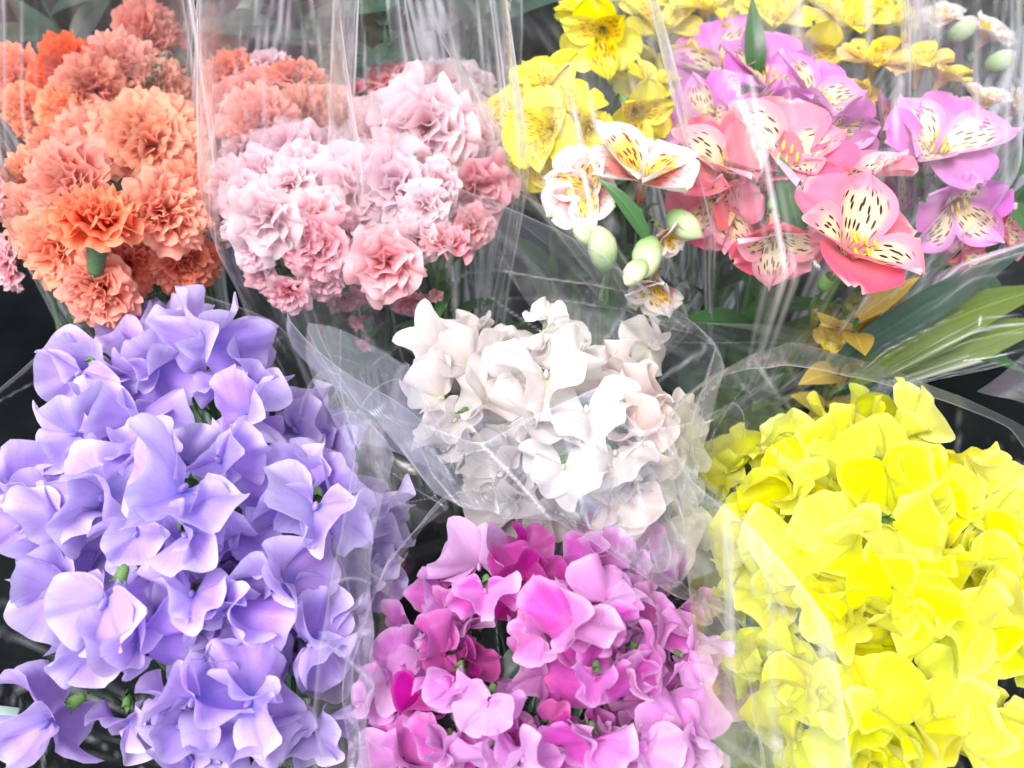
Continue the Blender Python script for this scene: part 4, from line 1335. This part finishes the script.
def big_leaf(label, pts, W, mat, fold=.25):
    """a broad leaf along three points (base, middle, tip)"""
    a, m, e = pts
    t = thing('leaf', label, 'leaf', a, 'single leaves showing between the flowers')
    b = MB()
    nv, nu = 22, 11
    P = np.zeros((nv, nu, 3))
    U = np.zeros((nv, nu, 2))
    for i in range(nv):
        k = i / (nv - 1)
        c = bez(a, m, e, k)
        d = (bez(a, m, e, min(1, k + .03)) - bez(a, m, e, max(0, k - .03))).normalized()
        s = d.cross(BACK).normalized()
        n = s.cross(d)
        wd = W * math.sin(math.pi * (0.03 + 0.96 * k) ** 0.8) * .5
        for j in range(nu):
            x = j / (nu - 1) * 2 - 1
            P[i, j] = c - a + s * x * wd + n * (abs(x) * wd * fold + .04 * wd * math.sin(9 * k + 2 * x))
            U[i, j] = (j / (nu - 1), k)
    b.grid(P, U)
    link('blade', b.mesh('blade'), M[mat], t)


big_leaf("pointed bright green leaf standing in front of the salmon pink alstroemerias", (PZ(800, 235, .79), PZ(792, 200, .82), PZ(780, 155, .83)), .022, 'leaf')
big_leaf("slim green leaf crossing the white alstroemerias", (PZ(650, 245, .80), PZ(630, 200, .83), PZ(597, 178, .835)), .010, 'leaf')
big_leaf("broad yellow-green leaf lying in film at the right border", (PZ(850, 385, .72), PZ(940, 310, .74), PZ(1060, 285, .75)), .030, 'leaf_lime')
big_leaf("dark green leaf along the diagonal film edge at the right", (PZ(830, 365, .74), PZ(920, 310, .755), PZ(1045, 235, .77)), .022, 'leaf_dark')
big_leaf("green leaf tip sticking up among the mauve alstroemerias at the top", (PZ(756, 80, .80), PZ(755, 45, .83), PZ(752, -5, .84)), .016, 'leaf')
big_leaf("olive leaf lying in film at the right, under the yellow-green leaf", (PZ(880, 375, .70), PZ(960, 340, .715), PZ(1060, 320, .73)), .03, 'leaf_lime')

tg = thing('card', "pale mint card tip at the lower left border", 'card', PZ(-8, 722, .66))
b = MB()
cx = np.array([[-.012, 0, 0], [.012, 0, 0]])
PP = np.zeros((2, 4, 3))
for i in range(2):
    for j, (x, y) in enumerate(((-.02, -.012), (.012, -.010), (.014, .008), (-.02, .012))):
        PP[i, j] = (x, y, i * .001)
b.grid(PP, np.zeros((2, 4, 2)), True)
b.f.append((4, 5, 6, 7))
link('sheet', b.mesh('sheet'), M['tag'], tg)

# ------------------------------------------------------------------ sleeves
def foot(root, r=.03, z=.44, k=16, dx=0, dy=0):
    return [Vector((root.x + dx + r * math.cos(2 * math.pi * i / k), root.y + dy + r * math.sin(2 * math.pi * i / k), z)) for i in range(k)]


sleeve("clear film sleeve round the front orange carnations, tall and smooth",
       [ring(88, -60, .95, 92, .075), ring(104, 150, .81, 108, .085), ring(140, 300, .66, 84, .06), foot(R_ORA, .035)], 'film', 1, .002, .0015, seams=1.0, levels=[0, .3, .62, 1])
sleeve("clear film sleeve round the rear orange carnations",
       [ring(80, -160, .96, 120, .06), ring(80, 70, .79, 110, .07), foot(R_ORB, .035)], 'film', 2, .003, .002, seams=1.0, nfold=5, ncr=8, levels=[0, .35, 1], edge=0)
sleeve("clear film sleeve round the small coral carnation bunch, rising into the dark top",
       [ring(282, -90, .98, 80, .055), ring(272, 100, .79, 82, .065), foot(R_COR, .03)], 'film', 3, .0035, .003, seams=1.0, nfold=5, ncr=8, levels=[0, .35, 1], edge=0)
sleeve("clear film sleeve round the left pink carnations, curved lower left edge",
       [ring(275, 20, .93, 74, .05), ring(284, 190, .805, 84, .075), ring(318, 330, .66, 62, .05), foot(R_PKL, .03)], 'film_milky', 4, .003, .003, seams=1.0, edge=0, levels=[0, .25, .6, 1])
sleeve("crinkled clear film sleeve round the right pink carnations",
       [ring(418, -20, .93, 84, .055), ring(424, 175, .80, 100, .08), ring(432, 330, .66, 72, .05), foot(R_PKR, .03)], 'film_milky', 5, .004, .004, seams=1.0, edge=0, levels=[0, .25, .6, 1])
sleeve("clear film sleeve with a long diagonal left edge round the yellow and white alstroemerias",
       [L3((428, 20, .86), (470, 60, .86), (560, 62, .875), (640, 40, .89), (656, -10, .90), (600, -70, .90), (500, -50, .88), (440, -5, .865)),
        L3((505, 165, .80), (545, 215, .80), (600, 240, .80), (680, 210, .80), (700, 140, .80), (660, 70, .79), (570, 60, .79), (515, 110, .79)),
        L3((612, 298, .69), (640, 325, .68), (668, 335, .68), (700, 320, .68), (705, 290, .68), (690, 260, .68), (650, 250, .68), (620, 270, .68)),
        foot(R_ALY, .03, k=8)], 'film_soft', 6, .003, .002, seams=1.0, levels=[0, .35, .65, 1])
sleeve("clear film sleeve with straight vertical seams round the pink alstroemerias",
       [L3((648, 0, .89), (700, 60, .88), (800, 75, .88), (920, 40, .88), (1030, 20, .88), (980, -60, .88), (820, -90, .89), (690, -60, .89)),
        L3((698, 190, .80), (740, 250, .805), (830, 285, .82), (920, 265, .815), (1026, 170, .80), (960, 80, .79), (830, 50, .79), (720, 90, .79)),
        L3((705, 318, .68), (730, 345, .68), (790, 362, .68), (850, 358, .68), (890, 330, .68), (850, 290, .68), (780, 270, .68), (725, 285, .68)),
        foot(R_ALP, .035, k=8)], 'film_soft', 7, .003, .002, seams=1.0, levels=[0, .35, .65, 1])
sleeve("clear film sleeve round the pale yellow flowers at the top border",
       [ring(770, -120, .93, 170, .06), ring(770, 40, .78, 160, .07), foot(RB, .03)], 'film_hazy', 8, .005, .003, seams=1.0, levels=[0, .35, 1])
sleeve("clear film sleeve with bluish glare at the top right corner",
       [ring(985, -60, .93, 90, .06, rot=.2), ring(990, 100, .79, 90, .07, rot=.2), foot(R_ALV + Vector((.06, .06, 0)), .03)], 'film_hazy', 9, .005, .004, seams=1.0, levels=[0, .35, 1])
sleeve("empty-looking clear film sleeve at the top between the pink and yellow flowers",
       [ring(455, -120, .96, 70, .05, rot=-.3), ring(460, 30, .79, 66, .05), foot(under(460, 30, .79), .03)], 'film', 10, .006, .005, seams=1.0, nfold=6, ncr=8, levels=[0, .35, 1], edge=0)
S_LEAF = sleeve("clear film sleeve lying flat round the green leaves at the right border",
       [L3((1080, 225, .80), (1085, 300, .78), (1075, 350, .77), (980, 360, .77), (960, 320, .79), (1000, 260, .80)),
        L3((960, 265, .765), (980, 310, .78), (960, 360, .75), (900, 385, .74), (880, 350, .75), (900, 300, .76)),
        L3((840, 372, .70), (850, 385, .70), (850, 395, .69), (842, 400, .69), (830, 392, .69), (828, 380, .70))], 'film_thin', 11, .002, .002, seams=1.0, nfold=5, ncr=8)
# front row: the mouth of each sleeve is open and one side leans over the flowers
S_LAV = sleeve("crumpled clear film sleeve round the lavender bunch, its right side folded over the flowers",
       [L3((-110, 560, .75), (-40, 420, .75), (70, 335, .75), (180, 290, .75), (270, 320, .77), (330, 366, .80), (368, 440, .85), (352, 540, .875), (322, 640, .875), (318, 720, .87), (335, 830, .86), (220, 960, .80), (20, 960, .75), (-100, 760, .74)),
        L3((-120, 560, .73), (-50, 420, .73), (60, 345, .73), (170, 305, .73), (270, 335, .74), (345, 375, .76), (405, 455, .81), (392, 560, .845), (372, 660, .84), (362, 740, .84), (370, 850, .83), (240, 980, .77), (20, 980, .72), (-110, 780, .72)),
        L3((0, 560, .64), (30, 490, .64), (90, 440, .64), (180, 410, .64), (250, 430, .64), (300, 460, .64), (335, 520, .65), (335, 590, .66), (325, 660, .66), (320, 720, .66), (300, 780, .66), (210, 830, .65), (100, 820, .64), (30, 700, .64)),
        foot(R_LAV, .03, k=14)], 'film_thin', 12, .004, .006, hem=.5, nfold=12, ncr=30, levels=[0, .16, .55, 1], sharp=.75, nc=280, nv=140)
S_WHT = sleeve("crumpled printed film sleeve round the white bunch, front folded down over the flowers",
       [L3((298, 312, .83), (360, 380, .845), (410, 430, .855), (480, 445, .86), (540, 415, .865), (606, 384, .865), (640, 430, .86), (692, 420, .84), (712, 345, .80), (640, 305, .80), (545, 245, .815), (440, 190, .83), (390, 215, .83)),
        L3((310, 345, .80), (372, 420, .81), (430, 500, .825), (500, 530, .83), (560, 520, .83), (620, 545, .83), (670, 560, .82), (705, 470, .80), (705, 370, .76), (640, 325, .75), (560, 290, .75), (460, 260, .76), (400, 270, .77)),
        L3((430, 410, .64), (460, 450, .64), (500, 490, .64), (540, 500, .64), (580, 505, .64), (610, 500, .64), (640, 480, .64), (650, 450, .64), (640, 420, .64), (600, 395, .64), (560, 388, .64), (500, 385, .64), (460, 390, .64)),
        foot(R_WHT, .03, k=12)], 'film_mesh', 13, .005, .007, hem=.5, nfold=12, ncr=34, levels=[0, .3, .7, 1], sharp=.8, nc=280, nv=140)
S_MAG = sleeve("clear film sleeve round the magenta bunch, its far wall standing against the white flowers",
       [L3((350, 760, .81), (345, 660, .82), (385, 560, .825), (440, 490, .83), (500, 470, .835), (570, 505, .835), (650, 570, .82), (715, 600, .80), (750, 690, .79), (750, 830, .79), (560, 960, .80), (380, 900, .80)),
        L3((340, 760, .78), (335, 660, .78), (375, 560, .78), (440, 495, .78), (510, 480, .78), (590, 510, .78), (660, 560, .77), (730, 600, .76), (760, 690, .76), (760, 830, .76), (560, 980, .77), (370, 910, .77)),
        L3((450, 720, .64), (450, 660, .64), (470, 610, .64), (500, 580, .64), (540, 570, .64), (580, 575, .64), (610, 590, .64), (640, 620, .64), (650, 670, .64), (650, 730, .64), (560, 790, .64), (480, 780, .64)),
        foot(R_MAG, .03, k=12)], 'film_thin', 14, .004, .006, hem=.5, nfold=10, ncr=26, levels=[0, .16, .6, 1], sharp=.75, nc=260, nv=130)
S_YEL = sleeve("clear film sleeve round the yellow bunch, top corner folded, left side over flowers",
       [L3((690, 478, .855), (675, 420, .84), (720, 385, .83), (785, 372, .83), (845, 385, .80), (920, 395, .78), (1010, 430, .77), (1080, 540, .77), (1090, 720, .77), (1020, 950, .78), (880, 980, .83), (858, 800, .875), (832, 625, .88), (765, 540, .875)),
        L3((672, 505, .83), (668, 420, .81), (715, 375, .80), (790, 345, .79), (850, 360, .77), (925, 385, .75), (1025, 425, .74), (1100, 540, .74), (1105, 720, .74), (1030, 970, .75), (860, 1010, .80), (745, 860, .84), (705, 680, .845), (690, 580, .845)),
        L3((790, 560, .64), (785, 520, .64), (810, 490, .64), (850, 475, .64), (890, 470, .64), (930, 475, .64), (970, 500, .64), (990, 560, .64), (990, 640, .64), (960, 720, .64), (890, 750, .64), (830, 730, .65), (800, 670, .65), (790, 610, .65)),
        foot(R_YEL, .03, k=14)], 'film_thin', 15, .003, .004, hem=.5, nfold=10, ncr=20, levels=[0, .18, .6, 1], sharp=.6, nc=260, nv=130)

flap(S_WHT, [(296, 312, .835), (420, 374, .85), (450, 480, .845), (345, 440, .825)], 'film_crinkle_mesh', 1, .006, 10)
flap(S_WHT, [(345, 420, .835), (430, 390, .85), (500, 470, .86), (400, 520, .84)], 'film_crinkle', 2, .022, 20)
flap(S_WHT, [(440, 430, .865), (606, 386, .885), (690, 480, .87), (540, 530, .86)], 'film_panel', 3, .010, 12)
flap(S_MAG, [(540, 500, .845), (692, 476, .865), (780, 560, .86), (640, 590, .845)], 'film_panel', 5, .007, 10)
flap(S_LAV, [(345, 420, .87), (408, 470, .86), (395, 600, .865), (322, 600, .885)], 'film_crinkle', 6, .010, 12)
flap(S_LAV, [(325, 570, .885), (392, 560, .87), (372, 800, .87), (318, 800, .885)], 'film_crinkle', 7, .007, 9)
flap(S_LAV, [(318, 366, .80), (352, 380, .81), (350, 440, .82), (300, 420, .80)], 'film_crinkle', 8, .008, 8)
flap(S_YEL, [(690, 430, .845), (775, 374, .855), (850, 386, .835), (750, 432, .845)], 'film_crinkle', 9, .006, 8)
flap(S_YEL, [(690, 400, .84), (770, 350, .85), (790, 420, .845), (692, 480, .85)], 'film_thin', 10, .008, 9)
flap(S_LEAF, [(978, 388, .76), (1040, 345, .775), (1060, 400, .77), (1030, 415, .76)], 'film_crinkle_mesh', 11, .006, 6)
flap(S_YEL, [(694, 482, .872), (838, 628, .886), (862, 790, .88), (712, 790, .862)], 'film_veil', 13, .005, 9)
flap(S_WHT, [(432, 192, .835), (520, 196, .82), (692, 334, .80), (560, 345, .80)], 'film_sheet', 14, .006, 9)
flap(S_WHT, [(560, 318, .80), (690, 328, .80), (838, 336, .79), (700, 400, .80)], 'film_sheet', 15, .006, 8)
